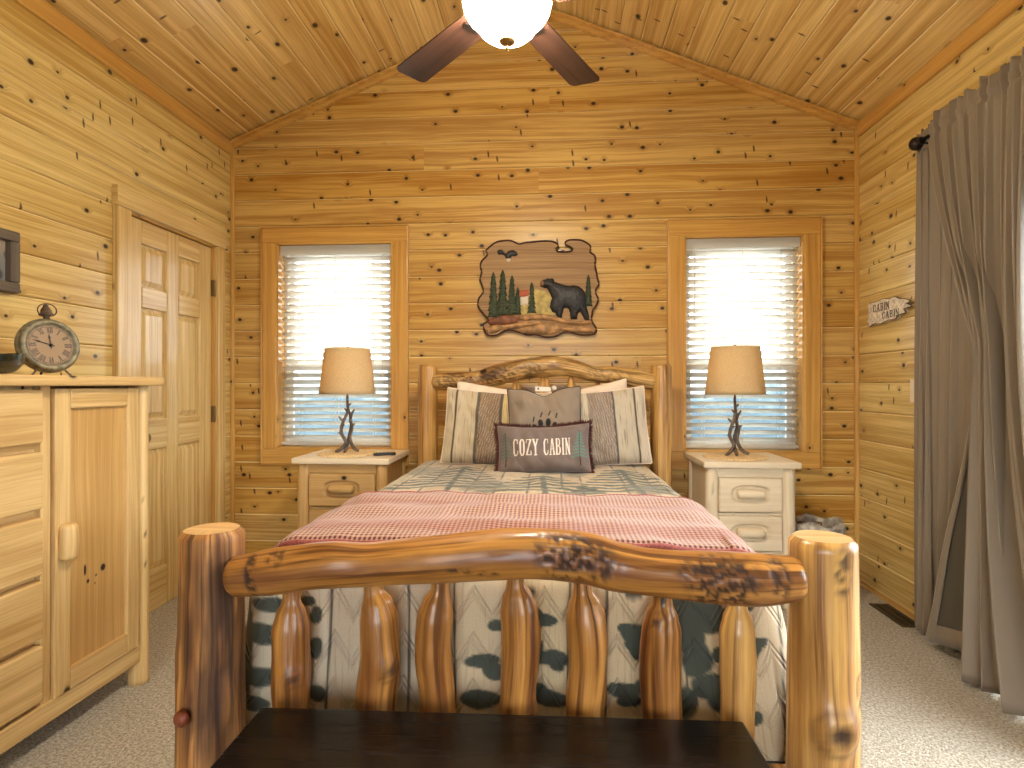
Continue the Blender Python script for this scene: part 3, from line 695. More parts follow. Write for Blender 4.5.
b = MB(); b.log([(HP[0][0], 3.44, .42), (-.06, 3.44, .42), (HP[1][0], 3.44, .42)], [.045]*3, seed=80, step=.05); b.build('lower_head_rail', [M_LOG, M_END], bed, world=True)
# mattress ------------------------------------------------------------
b = MB(); b.box(-.72, .50, 1.44, 3.34, .25, .715)
tag(b.build('mattress', M_MATT, bevel=.05, seg=4), 'white mattress glimpsed under the quilt hem at the left foot post', 'mattress')
# quilt ---------------------------------------------------------------
QX0, QX1, QY0, QY1, QZ = -.775, .545, 1.405, 3.36, .765
RQ = .075
def top_z(x, y):
    a = (x-(QX0+QX1)/2)/((QX1-QX0)/2)
    return QZ-.012*a*a+.006*mnoise.noise(Vector((x*5, y*4, 1)))+.005*mnoise.noise(Vector((x*13, y*11, 5)))
PLANK = [(-.90, (196, 180, 146)), (-.665, (203, 184, 150)), (-.545, (192, 170, 136)), (-.35, (186, 164, 130)), (-.235, (200, 176, 136)), (-.105, (204, 178, 132)), (.04, (190, 164, 122)), (.125, (206, 180, 136)), (.31, (198, 172, 126)), (.43, (206, 182, 140)), (.53, (194, 172, 134)), (.64, (200, 178, 140))]
GREEN, GREEN2 = (66, 70, 56), (80, 86, 68)
BL = [(267, 607, 20, 8), (262, 636, 22, 11), (262, 678, 20, 10), (250, 704, 18, 8), (314, 618, 6, 9), (304, 604, 9, 5), (316, 648, 8, 11), (318, 692, 10, 8), (308, 676, 5, 5), (244, 655, 7, 50), (290, 650, 6, 50),
      (494, 627, 9, 6), (481, 661, 19, 7), (493, 671, 12, 8), (481, 697, 20, 9), (510, 640, 8, 60), (529, 590, 6, 12), (545, 622, 15, 6), (533, 622, 10, 12), (550, 660, 20, 8), (533, 650, 12, 10), (550, 699, 24, 8), (535, 692, 12, 6), (556, 667, 8, 6),
      (633, 599, 8, 5), (638, 636, 16, 10), (628, 631, 8, 5), (639, 654, 8, 8), (632, 645, 6, 6), (627, 692, 20, 7), (632, 703, 14, 6), (645, 688, 12, 7), (612, 690, 6, 5), (684, 608, 14, 22), (690, 635, 14, 20), (697, 660, 14, 16), (709, 684, 17, 12), (721, 699, 14, 10), (712, 622, 18, 13), (706, 605, 16, 10), (719, 654, 6, 7), (685, 702, 11, 16), (733, 640, 12, 10),
      (757, 648, 8, 9), (763, 645, 7, 6), (752, 655, 8, 6), (756, 716, 6, 6), (750, 609, 6, 6), (688, 730, 20, 14), (640, 735, 22, 10)]
BLW = []
for (u, v, a, c) in BL:
    q = PY(u, v, 1.385); k = q.y/F/1.0
    BLW.append((q.x, q.z, a*k*1.02, c*k*1.02))
def quilt_col(X, Yc, Zc, foot):
    """base plank print on unfolded cloth; foot: bool mask of the foot drop"""
    C = np.zeros(X.shape+(3,)); 
    for i, (x0, c) in enumerate(PLANK):
        C[X >= x0] = lin(c)
    for i, (x0, c) in enumerate(PLANK): paint(C, edge(np.abs(X-x0-.004*np.sin(Yc*9+i)), .0030, .0025)*.95, (40, 34, 28))
    m = np.zeros(X.shape)
    wob = .008*np.sin(X*70+Zc*40)+.005*np.sin(Zc*110-X*50)
    for (x, z, a, c) in BLW:
        d = np.hypot((X-x)/a, (Zc-z)/c)+wob/np.sqrt(a*c)*.35
        m = np.maximum(m, np.clip((1-d)*6+.5, 0, 1))
    paint(C, m*foot, GREEN)
    # pine boughs printed over the top
    m = np.zeros(X.shape)
    for (tx, ty, sgn, n) in ((-.46, 3.05, 1, 9), (.34, 3.0, -1, 9), (-.05, 2.75, 1, 6), (-.60, 2.2, 1, 8), (.40, 2.1, -1, 7)):
        m = np.maximum(m, edge(seg_d(X, Yc, tx, ty, tx+.02, ty-n*.075), .013, .006))
        for k in range(n):
            L = .05+.20*(k+1)/n
            for sg in (-1, 1):
                d = np.minimum(seg_d(X, Yc, tx, ty-.07*k, tx+sg*L*.6, ty-.07*k-.05), seg_d(X, Yc, tx+sg*L*.6, ty-.07*k-.05, tx+sg*L, ty-.07*k-.045))
                m = np.maximum(m, edge(d, .017, .008))
    paint(C, m*(1-foot), GREEN2)
    m = np.clip((np.sin(X*9+1)*np.sin(Yc*7)+.2*np.sin(X*40)*np.sin(Yc*33)-.45)*5, 0, 1)*(1-foot)
    paint(C, m*.6, (108, 108, 86))
    return np.clip(C*np.array([.94, 1.0, 1.14]), 0, 1)
def build_quilt():
    b = MB(); nx, ny = 150, 170
    x0, x1, y0, y1 = QX0+RQ, QX1-RQ, QY0+RQ, QY1
    xs = np.linspace(x0, x1, nx); ys = np.linspace(y0, y1, ny)
    P = [[(x, y, top_z(x, y)) for x in xs] for y in ys]; UV = [[(x, y) for x in xs] for y in ys]
    P = [list(r) for r in zip(*P)]; UV = [list(r) for r in zip(*UV)]
    b.grid(P, UV)
    info = [(UV[i][j][0], UV[i][j][1], 0.0, 0.0) for i in range(nx) for j in range(ny)]   # X, Yc, Z, foot
    # skirt columns: left side (head to foot), corner, foot, corner, right side
    cols = []
    for y in np.linspace(y1, y0, 110): cols.append((x0, y, -1, 0, 0))
    for a in np.linspace(0, PI/2, 16)[1:-1]: cols.append((x0, y0, -math.cos(a), -math.sin(a), .5))
    for x in np.linspace(x0, x1, 300): cols.append((x, y0, 0, -1, 1))
    for a in np.linspace(0, PI/2, 16)[1:-1]: cols.append((x1, y0, math.sin(a), -math.cos(a), .5))
    for y in np.linspace(y0, y1, 110): cols.append((x1, y, 1, 0, 0))
    rows = [(RQ*math.sin(a), RQ*(1-math.cos(a))) for a in np.linspace(0, PI/2, 9)]
    for k in range(1, 76): rows.append((RQ, RQ+k*.0046))
    G = []; GU = []; per = 0; prev = None
    for (x, y, dx, dy, ft) in cols:
        if prev: per += math.hypot(x+dx*RQ-prev[0], y+dy*RQ-prev[1])
        prev = (x+dx*RQ, y+dy*RQ)
        z0 = top_z(x, y); colp = []; colu = []
        for (o, dn) in rows:
            q = max(0, dn-RQ)
            fold = .012*math.sin(per*21+.7*math.sin(per*9))*min(1, q/.2)
            flare = (.04 if dx < .2 else .27*max(0, dx))*q + (.03*q if dy < -.5 else 0)
            if dx > .2: fold *= 1.6
            out = o+fold+flare+.003*mnoise.noise(Vector((per*16, dn*16, 2)))
            px, py, pz = x+dx*out, y+dy*out, z0-dn
            if ft == 1 and q > 0 and x > .2:   # foot drop widens to the right
                px += .20*q*(x-.2)/(x1-.2)
            if ft == .5 and dx > 0: px += .20*q*(1-dx)*1.0
            pz += .012*math.sin(per*5)*min(1, q/.3)
            colp.append((px, py, pz)); colu.append((per, -dn))
            f = 1.0 if ft >= .5 and dn > .05 else 0.0
            info.append((px if f else (x if ft else px), y-dn, pz, f))
        G.append(colp); GU.append(colu)
    b.grid(G, [[(u*1.0+.0, v) for (u, v) in r] for r in GU])
    A = np.array(info); C = quilt_col(A[:, 0], A[:, 1], A[:, 2], A[:, 3])
    n = len(info)
    # hem binding
    o = b.build('quilt', M_QUILT, col=C, solid=.012)
    tag(o, 'patterned quilt with plank and pine bough print over the log bed', 'quilt')
    h = MB(); h.tube([Vector(c[-1])+Vector((0, 0, -.002)) for c in G], .006, n=8, step=.05)
    h.build('quilt_hem', M_HEMD, o)
build_quilt()
def build_blanket():
    b = MB(); G = []; GU = []
    x0, x1 = QX0-.004, QX1+.004; R = .085; z0 = .018
    s = []
    drop = .28
    prof = []
    for k in np.linspace(drop, 0, 40)[:-1]: prof.append((x0-.04*k, -R-k, 'l', k))
    for a in np.linspace(PI/2, 0, 12): prof.append((x0+R-R*math.sin(a), -R+R*math.cos(a), 'a', 0))
    for x in np.linspace(x0+R, x1-R, 170)[1:-1]: prof.append((x, 0, 't', 0))
    for a in np.linspace(0, PI/2, 12): prof.append((x1-R+R*math.sin(a), -R+R*math.cos(a), 'a', 0))
    for k in np.linspace(0, drop, 40)[1:]: prof.append((x1+.27*k, -R-k, 'r', k))
    L = [0]
    for i in range(1, len(prof)): L.append(L[-1]+math.hypot(prof[i][0]-prof[i-1][0], prof[i][1]-prof[i-1][1]))
    ys = np.linspace(1.535, 2.17, 120)
    for i, (x, dz, k, q) in enumerate(prof):
        cp = []; cu = []
        for y in ys:
            xx = min(max(x, QX0+RQ), QX1-RQ)
            yy = y+.02*math.sin(L[i]*4)+.012*math.sin(L[i]*9+1)
            e = min(1, (y-1.535)/.03); puff = .012*math.sqrt(max(0, 1-(1-e)**2))
            w = .012*mnoise.noise(Vector((L[i]*3, y*7, 4)))+.006*math.sin(y*31+math.sin(L[i]*4))
            z = top_z(xx, yy)+dz+z0+puff+w*(1 if k == 't' else .5)
            o = .012*math.sin(y*22)*min(1, q/.15)
            cp.append((x+(o if k == 'r' else -o if k == 'l' else 0), yy, z)); cu.append((L[i], y))
        G.append(cp); GU.append(cu)
    b.grid(G, GU)
    o = b.build('throw_blanket', M_BLANKET, solid=.014)
    tag(o, 'red and cream checked throw blanket spread across foot of the bed', 'blanket')
    for e in (0, -1):
        h = MB(); h.tube([Vector(c[e])+Vector((0, 0, .001)) for c in G], .0085, n=8, step=.03); h.build('blanket_hem', M_RED, o)
build_blanket()
# pillows -------------------------------------------------------------
def pillow(name, label, w, h, T, loc, tilt, roll, colfn, mat, yaw=0, dent=0.0, nx=110, nz=90, pull=.05, edge_mat=None, edge_name='piping', er=.004, group=None, seed=0, sag=0.0):
    a = np.linspace(-1, 1, nx); c = np.linspace(-1, 1, nz); b = MB()
    def pt(A, Cc, side):
        x = A*w/2*(1-pull*(1-Cc*Cc)*abs(A)); z = Cc*h/2*(1-pull*(1-A*A)*abs(Cc))
        if Cc > 0: z -= dent*math.exp(-(A*3.2)**2)*Cc*Cc*h
        z -= sag*(1-A*A)*Cc*h if Cc > 0 else 0
        t = T/2*max(0, (1-A**4)*(1-Cc**4))**.55
        n = mnoise.noise(Vector((x*9+seed, z*9, side*3)))*.020+mnoise.noise(Vector((x*24+seed, z*18, side*5)))*.009+abs(mnoise.noise(Vector((x*13+z*9+seed, z*7, 3.0))))*.012
        t = t*(1-dent*2.2*math.exp(-(A*3)**2)*max(0, Cc+.3))+n*min(1, t/(T*.25))
        return (x, -side*t, z)
    F_ = [[pt(A, Cc, 1) for Cc in c] for A in a]; B_ = [[pt(A, Cc, -1) for Cc in c] for A in a]
    UV = [[(A*w/2, Cc*h/2) for Cc in c] for A in a]
    b.grid(F_, UV); b.grid(B_[::-1], UV[::-1])
    A, Cc = np.meshgrid(a, c, indexing='ij')
    Cf = colfn(A, Cc) if colfn else None
    col = None
    if Cf is not None: col = np.concatenate([Cf.reshape(-1, 3), Cf[::-1].reshape(-1, 3)])
    o = b.build(name, mat, col=col)
    o.location = loc; o.rotation_euler = (-tilt, roll, yaw); tag(o, label, 'pillow', group)
    if edge_mat:
        ring = [F_[i][0] for i in range(nx)]+[F_[-1][j] for j in range(1, nz)]+[F_[i][-1] for i in range(nx-2, -1, -1)]+[F_[0][j] for j in range(nz-2, -1, -1)]
        h_ = MB(); h_.tube([ring[i] for i in range(0, len(ring), 3)]+[ring[0]], er, n=8, step=.02)
        if edge_name == 'fringe':
            rr = random.Random(3)
            for i in range(0, len(ring)):
                p = Vector(ring[i]); 
                for q in range(4):
                    d = Vector((p.x/w*1.0, 0, p.z/h)); 
                    m_ = max(abs(p.x)/(w/2), abs(p.z)/(h/2)); dn = Vector((math.copysign(1, p.x) if abs(p.x)/(w/2) > .93 else rr.uniform(-.4, .4), rr.uniform(-.7, .7), math.copysign(1, p.z) if abs(p.z)/(h/2) > .86 else rr.uniform(-.4, .4))).normalized()
                    L = rr.uniform(.012, .024); t = Vector((rr.uniform(-1, 1), rr.uniform(-1, 1), rr.uniform(-1, 1)))*.002
                    s0 = dn.orthogonal().normalized()*.0022; s1 = dn.cross(s0).normalized()*.0022
                    k = len(h_.v); base = p+t
                    h_.v += [base+s0, base-s0*.5+s1*.87, base-s0*.5-s1*.87, base+dn*L+t*2]
                    for f in ((0, 1, 3), (1, 2, 3), (2, 0, 3)): h_.face([k+x for x in f], [(0, 0)]*3)
        h_.build(edge_name, edge_mat, o)
    return o
STR = [(0, (204, 184, 146)), (.10, (84, 70, 54)), (.112, (198, 178, 142)), (.305, (92, 86, 68)), (.335, (146, 120, 92)), (.53, (92, 84, 66)), (.552, (212, 186, 130)), (.78, (110, 96, 76)), (.79, (194, 172, 134))]
STR2 = [(0, (210, 192, 160)), (.10, (80, 68, 56)), (.112, (196, 180, 150)), (.295, (88, 80, 70)), (.32, (152, 134, 114)), (.55, (208, 190, 156)), (.80, (106, 94, 80)), (.81, (196, 176, 146))]
def sham_col(stripes, flip):
    def f(A, Cc):
        s = (A+1)/2; s = 1-s if flip else s
        C = np.zeros(A.shape+(3,))
        for x, c in stripes: C[s >= x] = lin(c)
        n = np.sin(s*310+np.sin(Cc*9)*2)*np.sin(Cc*23+s*70)
        inb = (s > stripes[4][0]) & (s < stripes[5][0])
        paint(C, (inb & (n > .25)).astype(float)*.55, (196, 172, 140)); paint(C, (inb & (n < -.4)).astype(float)*.45, (72, 50, 36))
        return np.clip(C*np.array([.94, .99, 1.12]), 0, 1)
    return f
pillow('bed_pillow', 'plain cream pillow behind the left striped pillow against the headboard', (.58), .43, .10, (-.30, 3.345, .974), .12, .15, None, M_SHEET, group='plain sleeping pillows', seed=4, nx=60, nz=50)
pillow('bed_pillow', 'plain cream pillow behind the right striped pillow against the headboard', (.55), .43, .10, (.19, 3.345, .976), .12, -.20, None, M_SHEET, group='plain sleeping pillows', seed=8, nx=60, nz=50)
pillow('striped_pillow', 'plank striped pillow left of the paw print pillow with a yellow stripe', .585, .425, .14, (-.312, 3.215, .965), .25, .05, sham_col(STR, False), M_SHAM, edge_mat=M_SHEET, er=.004, group='striped pillow shams', seed=1, pull=.03, sag=.03)
pillow('striped_pillow', 'plank striped pillow right of the paw print pillow with grey bark stripe', .585, .425, .14, (.222, 3.215, .968), .25, -.07, sham_col(STR2, True), M_SHAM, edge_mat=M_SHEET, er=.004, group='striped pillow shams', seed=2, pull=.03, sag=.03)
def paw_col(A, Cc):
    C = np.ones(A.shape+(3,))*lin((140, 124, 106)); n = np.sin(A*160+np.sin(Cc*7))*.5+.5
    paint(C, n*.25, (110, 92, 74))
    X, Z = A*.19, Cc*.19
    for (x, z, a, c, r) in ((-.052, -.018, .012, .017, .4), (-.021, .002, .013, .020, .15), (.018, .004, .013, .021, -.1), (.050, -.012, .012, .017, -.4), (0, -.062, .042, .032, 0)):
        xr = (X-x)*math.cos(r)+(Z-z)*math.sin(r); zr = -(X-x)*math.sin(r)+(Z-z)*math.cos(r)
        paint(C, np.clip((1-np.hypot(xr/a, zr/c))*5+.5, 0, 1), (28, 24, 26))
    for (x, z, dx) in ((-.058, .012, .004), (-.02, .036, .008), (.022, .042, .008), (.058, .026, .006)):
        paint(C, edge(seg_d(X, Z, x, z, x+dx, z+.022), .0035, .003), (28, 24, 26))
    return C
pw = pillow('paw_print_pillow', 'square brown pillow with a black bear paw print, middle of the bed', .385, .39, .15, (-.042, 3.06, .992), .17, -.04, paw_col, M_VC, dent=.10, edge_mat=M_PIPE, er=.0035, seed=5, nx=120, nz=120, pull=.045)
b = MB(); b.prism([(-.045, -.012, .178), (.038, -.012, .172), (.038, -.012, .196), (-.045, -.012, .204)], (0, .0015, 0)); b.lathe([(0, -.014), (.012, -.008), (.014, 0), (.01, .01), (0, .014)], (.055, -.006, .192), n=14)
tg = b.build('cloth_tag', M_WHITEP, pw); tg['label'] = 'small white sewn tag'
b = MB(); b.prism([(-.034, -.0135, .186), (-.022, -.0135, .186), (-.028, -.0135, .199)], (0, .001, 0)); b.build('tag_mark', M_INK, tg)
def cozy_col(A, Cc):
    C = np.ones(A.shape+(3,))*lin((106, 92, 86)); n = np.sin(A*260)*np.sin(Cc*140)
    paint(C, (n > 0)*.22, (140, 120, 106))
    X, Z = A*.235, Cc*.125
    for (tx, c, lean) in ((-.192, (74, 96, 82), 0), (.182, (78, 134, 120), 0)):
        for k in range(8):
            z = .075-k*.0165; L = .008+.0042*k
            for sg in (-1, 1): paint(C, edge(seg_d(X, Z, tx, z, tx+sg*L, z-.008), .0036, .003)*.75, c)
        paint(C, edge(seg_d(X, Z, tx, .08, tx, -.05), .002, .002)*.8, (46, 56, 50)); paint(C, edge(seg_d(X, Z, tx, -.052, tx, -.088), .003, .002), (40, 30, 30))
    m = text_mask(X, Z, 'COZY', -.155, -.037, .0318, .084, gap=.06, wt=.115, soft=.35); m = np.maximum(m, text_mask(X, Z, 'CABIN', .000, -.037, .0280, .084, gap=.06, wt=.115, soft=.35))
    paint(C, m, (226, 212, 198)); return C
pillow('cozy_cabin_pillow', 'brown lumbar pillow reading COZY CABIN with burgundy fringe, frontmost on bed', .47, .25, .14, (-.047, 2.915, .882), .20, -.035, cozy_col, M_VC, edge_mat=M_FRINGE, edge_name='fringe', er=.006, seed=6, nx=220, nz=120, pull=.05, sag=.05)
# ------------------------------------------------------------------ bench
bn = thing('bench', 'dark espresso wooden bench at the foot of the log bed', 'bench', (-.115, 1.02, 0), math.radians(1.0))
b = MB(); b.box(-.51, .512, -.22, .212, .468, .505); b.build('bench_top', M_ESP, bn, bevel=.006, seg=3)
b = MB(); b.box(-.45, .45, -.16, -.14, .39, .468); b.box(-.45, .45, .14, .16, .39, .468); b.box(-.46, -.44, -.14, .14, .39, .468); b.box(.44, .46, -.14, .14, .39, .468); b.build('apron', M_ESP, bn)
for sx in (-1, 1):
    for sy in (-1, 1):
        b = MB(); b.box(sx*.46-.027, sx*.46+.027, sy*.155-.027, sy*.155+.027, 0, .468); b.build('leg', M_ESP, bn, bevel=.004)
# ------------------------------------------------------------------ nightstands
def nightstand(label, cx, mat, knotted, w):
    r = thing('nightstand', label, 'nightstand', (cx, 3.43, 0), group='log pine nightstands')
    y0, y1 = -.205, .225
    b = MB(); b.box(-w/2, w/2, -.235, .245, .755, .788); b.build('nightstand_top', M_NIGHT, r, bevel=.006, seg=3)
    hw = w/2-.02
    for sx in (-1, 1):
        for y, n in ((y0, 1), (y1-.05, 0)):
            b = MB(); x = sx*(hw-.032); yy = y+.022
            b.log([(x, yy, 0), (x, yy, .4), (x, yy, .755)], [.036, .035, .034], n=20, step=.03, bump=.05, seed=int(cx*100)+sx*3+n, cap=0, stains=((.86, PI/2, .02, .25, .9), (.52, PI/2+.5, .018, .25, .9)) if knotted and n else ()); b.build('corner_post', mat, r)
        b = MB(); x = sx*(hw-.02); b.box(x-.009, x+.009, y0+.05, y1-.05, .06, .755, grain=2); b.build('side_panel', mat, r)
    b = MB(); b.box(-hw+.03, hw-.03, y1-.025, y1-.01, .06, .755); b.build('back_panel', mat, r)
    dw = hw-.068
    b = MB(); b.box(-dw-.005, dw+.005, y0+.008, y0+.03, .702, .755); b.build('apron', mat, r, bevel=.002)
    b = MB()
    for z0, z1 in ((.496, .508), (.288, .300), (.06, .09)): b.box(-dw-.005, dw+.005, y0+.012, y0+.03, z0, z1)
    b.box(-dw-.006, dw+.006, y0+.03, y0+.04, .06, .755); b.build('front_frame', mat, r)
    for z0, z1 in ((.512, .698), (.304, .492), (.094, .284)):
        b = MB(); b.box(-dw+.004, dw-.004, y0+.012, y0+.026, z0+.004, z1-.004, grain=0)
        P = []; UV = []; ou = random.random()*7; zc = (z0+z1)/2+.005
        for x in np.linspace(-dw, dw, 75):
            row = []; ru = []
            for z in np.linspace(z0, z1, 51):
                e = min(dw-abs(x), z-z0, z1-z); q = min(1, e/.008); rc = ((abs(x)/.098)**3+(abs(z-zc)/.046)**3)**(1/3)
                k = max(0, min(1, (1.12-rc)/.3)); k = k*k*(3-2*k)
                row.append((x, y0-.004+.010*(1-math.sqrt(max(0, 1-(1-q)**2)))+.020*k+(.008 if e < 1e-6 else 0), z)); ru.append((x+ou, z))
            P.append(row); UV.append(ru)
        b.grid(P, UV); d = b.build('drawer', mat, r)
        zc = (z0+z1)/2+.005; b = MB()
        b.log([(-.072, y0-.004, zc), (0, y0-.006, zc+.003), (.072, y0-.004, zc)], [.026, .027, .026], n=18, step=.012, bump=.05, seed=int(z0*99), cap=.4)
        b.build('handle', mat, d)
    return r
nightstand('honey pine log nightstand under the left window, beside the door', -1.193, M_NIGHTL, False, .56)
nightstand('whitewashed pine log nightstand with three drawers under the right window', 1.062, M_NIGHT, True, .51)
# lamps ---------------------------------------------------------------
def lamp(x, y, z, label, mlabel):
    mt = MB(); rings = [(0, 0), (.17, 0)]
    prof = [(.175, 0), (.178, .004)]+[(.172-.0115*k+(.004 if k % 2 else 0), .007+(.003 if k % 2 else 0)) for k in range(15)]+[(0, .008)]
    mt.lathe(prof, n=48); o = mt.build('round_mat', M_STRAW); o.location = (x, y, z); tag(o, mlabel, 'mat', 'round woven lamp mats')
    z += .0105
    r = thing('table_lamp', label, 'lamp', (x, y, z), group='branch table lamps')
    k = .00145   # metres per crop pixel
    def q(cx, cy, dy=0): return ((cx-273)*k*.93, dy, (497-cy)*k*.93)
    b = MB()
    b.tube([q(272, 245), q(273, 285), q(275, 312), q(268, 338, -.01), q(254, 375, -.02), q(248, 412, -.012), q(262, 440, -.004), (q(266, 460)[0], -.01, q(266, 460)[2]), q(246, 484, -.02), q(226, 493, -.035)], [.0075, .008, .0085, .009, .0095, .010, .010, .011, .010, .009], n=12)
    b.tube([q(302, 306, .01), q(288, 330, .014), q(282, 356, .018), q(291, 388, .012), q(283, 428, .004), q(290, 458, .0), q(306, 480, -.008), q(328, 490, -.015)], [.005, .008, .009, .0095, .0095, .0105, .011, .009], n=12)
    b.tube([q(276, 300), q(283, 340, .012), q(284, 380, .02), q(276, 420, .022), q(272, 455, .01), q(272, 480, -.02), q(271, 495, -.045)], [.006, .007, .008, .009, .010, .0105, .009], n=12)
    for p0, p1 in ((q(274, 295), q(290, 280)), (q(272, 318), q(258, 302)), (q(258, 362, -.016), q(238, 338, -.02)), (q(250, 405, -.014), q(238, 414, -.02)), (q(254, 385, -.018), q(266, 372, -.03)), (q(290, 385, .012), q(304, 370, .012)), (q(283, 350, .016), q(284, 366, -.006))):
        b.tube([p0, ((p0[0]+p1[0])/2, (p0[1]+p1[1])/2, (p0[2]+p1[2])/2+.002), p1], [.0075, .006, .0045], n=10)
    b.build('branch_base', M_RESIN, r)
    zb, zt = .348, .618
    b = MB(); b.lathe([(.006, .33), (.006, .38), (.017, .385), (.017, .43), (.004, .44), (.004, zt-.01), (.008, zt-.005), (.006, zt+.012), (0, zt+.014)], n=16)
    for a in range(3):
        t = a*2*PI/3; b.tube([(0, 0, zt-.008), (.065*math.cos(t), .065*math.sin(t), zt-.008), (.128*math.cos(t), .128*math.sin(t), zt-.008)], .002, n=6, step=.03)
    b.build('harp', M_BRASS, r)
    b = MB(); N = 64; P = []; UV = []
    for i in range(N+1):
        a = 2*PI*i/N; P.append([((.163-.031*t)*math.cos(a), (.163-.031*t)*math.sin(a), zb+(zt-zb)*t) for t in np.linspace(0, 1, 12)]); UV.append([(a*.15, t*.27) for t in np.linspace(0, 1, 12)])
    b.grid(P, UV); b.build('lamp_shade', M_SHADE, r, solid=.003)
    b = MB(); b.lathe([(0, .43), (.012, .435), (.016, .45), (.029, .485), (.027, .505), (.014, .522), (0, .526)], n=20)
    b.build('bulb', emit('warm_bulb', (255, 222, 170), 20.0), r)
lamp(PY(347.5, 400, 3.42).x, 3.42, .788, 'branch lamp with tan shade on the honey pine nightstand, left of bed', 'round straw mat under the lamp on the honey pine nightstand')
lamp(PY(735, 400, 3.42).x, 3.42, .788, 'branch lamp with tan shade on the whitewashed nightstand, right of bed', 'round straw mat under the lamp on the whitewashed nightstand')
b = MB(); b.box(-.019, .019, -.065, .065, 0, .016); b.build
rm = b.build('remote_control', M_BLACK, bevel=.006, seg=3); rm.location = (-.985, 3.36, .788); rm.rotation_euler = (0, 0, math.radians(-58)); tag(rm, 'small dark remote control at the right edge of honey pine nightstand', 'remote')
b = MB()
for i in range(4):
    for j in (-1, 0, 1): b.lathe([(.004, 0), (.004, .002), (0, .0025)], (j*.0105, -.045+i*.022, .016), n=10)
b.build('buttons', plain('grey_rubber', (120, 112, 104), .6), rm)
# wastebasket ----------------------------------------------------------
wb = thing('wastebasket', 'wicker wastebasket with clear liner behind the right foot post', 'wastebasket', (1.44, 3.30, 0))
b = MB(); b.lathe([(.09, 0), (.095, .01), (.105, .2), (.12, .42), (.124, .43), (.117, .43), (.102, .2), (.09, .012), (0, .012)], n=40); b.build('basket', M_WICKER, wb)
b = MB(); P = []; UV = []
for i in range(49):
    a = 2*PI*i/48; rr = .124+.006*math.sin(a*7)+.004*math.sin(a*13); P.append([((rr-.012)*math.cos(a), (rr-.012)*math.sin(a), .36), ((rr-.006)*math.cos(a), (rr-.006)*math.sin(a), .445+.008*math.sin(a*5)), (rr*math.cos(a)*1.03, rr*math.sin(a)*1.03, .462+.012*math.sin(a*5)), ((rr+.008)*math.cos(a)*1.03, (rr+.008)*math.sin(a)*1.03, .435+.008*math.sin(a*9)), ((rr+.006)*math.cos(a), (rr+.006)*math.sin(a), .385+.02*math.sin(a*6))]); UV.append([(0, 0)]*5)
b.grid(P, UV); b.build('liner', M_LINER, wb, solid=.001)
# ------------------------------------------------------------------ wardrobe chest on the left
CXF = -1.64; CY0, CY1 = 1.26, 2.275
ch = thing('wardrobe_chest', 'pale pine chest with a column of drawers and one tall door', 'chest', ((XL+CXF)/2, (CY0+CY1)/2, 0))
b = MB(); b.box(XL+.03, CXF+.04, CY0-.04, CY1+.035, 1.197, 1.232, grain=1); b.build('chest_top', M_CHEST, ch, bevel=.008, seg=3, world=True)
for i, (x, y) in enumerate(((CXF-.03, CY1-.028), (CXF-.03, CY0+.028), (XL+.07, CY1-.028), (XL+.07, CY0+.028))):
    b = MB(); b.log([(x, y, 0), (x+.002, y, .4), (x-.001, y+.001, .8), (x, y, 1.197)], [.037, .036, .037, .035], n=24, step=.02, bump=.04, seed=90+i, cap=0, stains=((.62, 2.6, .012, .3, .9), (.50, 2.9, .010, .25, .9), (.40, 2.7, .012, .3, .8))); b.build('corner_post', M_CHEST, ch, world=True)
b = MB()
b.box(XL+.06, CXF-.04, CY1-.045, CY1-.02, .10, 1.197, grain=2); b.box(XL+.06, CXF-.04, CY0+.02, CY0+.045, .10, 1.197, grain=2)
b.box(XL+.035, XL+.05, CY0+.03, CY1-.03, .10, 1.197); b.box(XL+.06, CXF-.05, CY0+.04, CY1-.04, .10, .12); b.build('carcass', M_CHEST, ch, world=True)
b = MB(); b.box(CXF-.035, CXF-.004, CY0+.05, CY1-.05, .095, .165, grain=1); b.build('base_rail', M_CHEST, ch, bevel=.004, world=True)
b = MB(); b.box(CXF-.045, CXF-.012, 1.775, 1.812, .165, 1.197, grain=2); b.box(CXF-.055, CXF-.04, CY0+.05, 1.80, .165, 1.197); b.build('centre_stile', M_CHEST, ch, world=True)
dzs = [(1.012, 1.185), (.800, .985), (.588, .775), (.384, .570), (.180, .362)]
for i, (z0, z1) in enumerate(dzs):
    b = MB(); b.box(CXF-.035, CXF+.004, CY0+.065, 1.772, z0, z1, grain=1); d = b.build('drawer', M_CHEST, ch, bevel=.008, seg=3, world=True)
    b = MB(); zc = (z0+z1)/2; b.log([(CXF+.024, 1.44, zc), (CXF+.026, 1.50, zc), (CXF+.024, 1.56, zc)], [.024, .025, .024], n=18, step=.012, seed=i); b.build('handle', M_CHEST, d, world=True)
    if i < 4:
        b = MB(); b.box(CXF-.05, CXF-.032, CY0+.06, 1.774, dzs[i+1][1]-.004, z0+.004, grain=1); b.build('drawer_rail', M_CHEST, ch, world=True)
dr = thing('door', '', '', (CXF, 2.0, .16)); dr.parent = ch; dr.matrix_parent_inverse = ch.matrix_basis.inverted()
del dr['label']; del dr['category']
Y0, Y1, Z0, Z1 = 1.815, 2.205, .165, 1.188; sw = .062
bpy.context.view_layer.update()
def inner(b, name, mat, bevel=0):
    o = b.build(name, mat, None, bevel=bevel); o.parent = dr; o.matrix_parent_inverse = Matrix.Translation((CXF, 2.0, .16)).inverted(); return o
b = MB()
b.box(CXF-.028, CXF+.004, Y0, Y0+sw, Z0, Z1, grain=2); b.box(CXF-.028, CXF+.004, Y1-sw, Y1, Z0, Z1, grain=2)
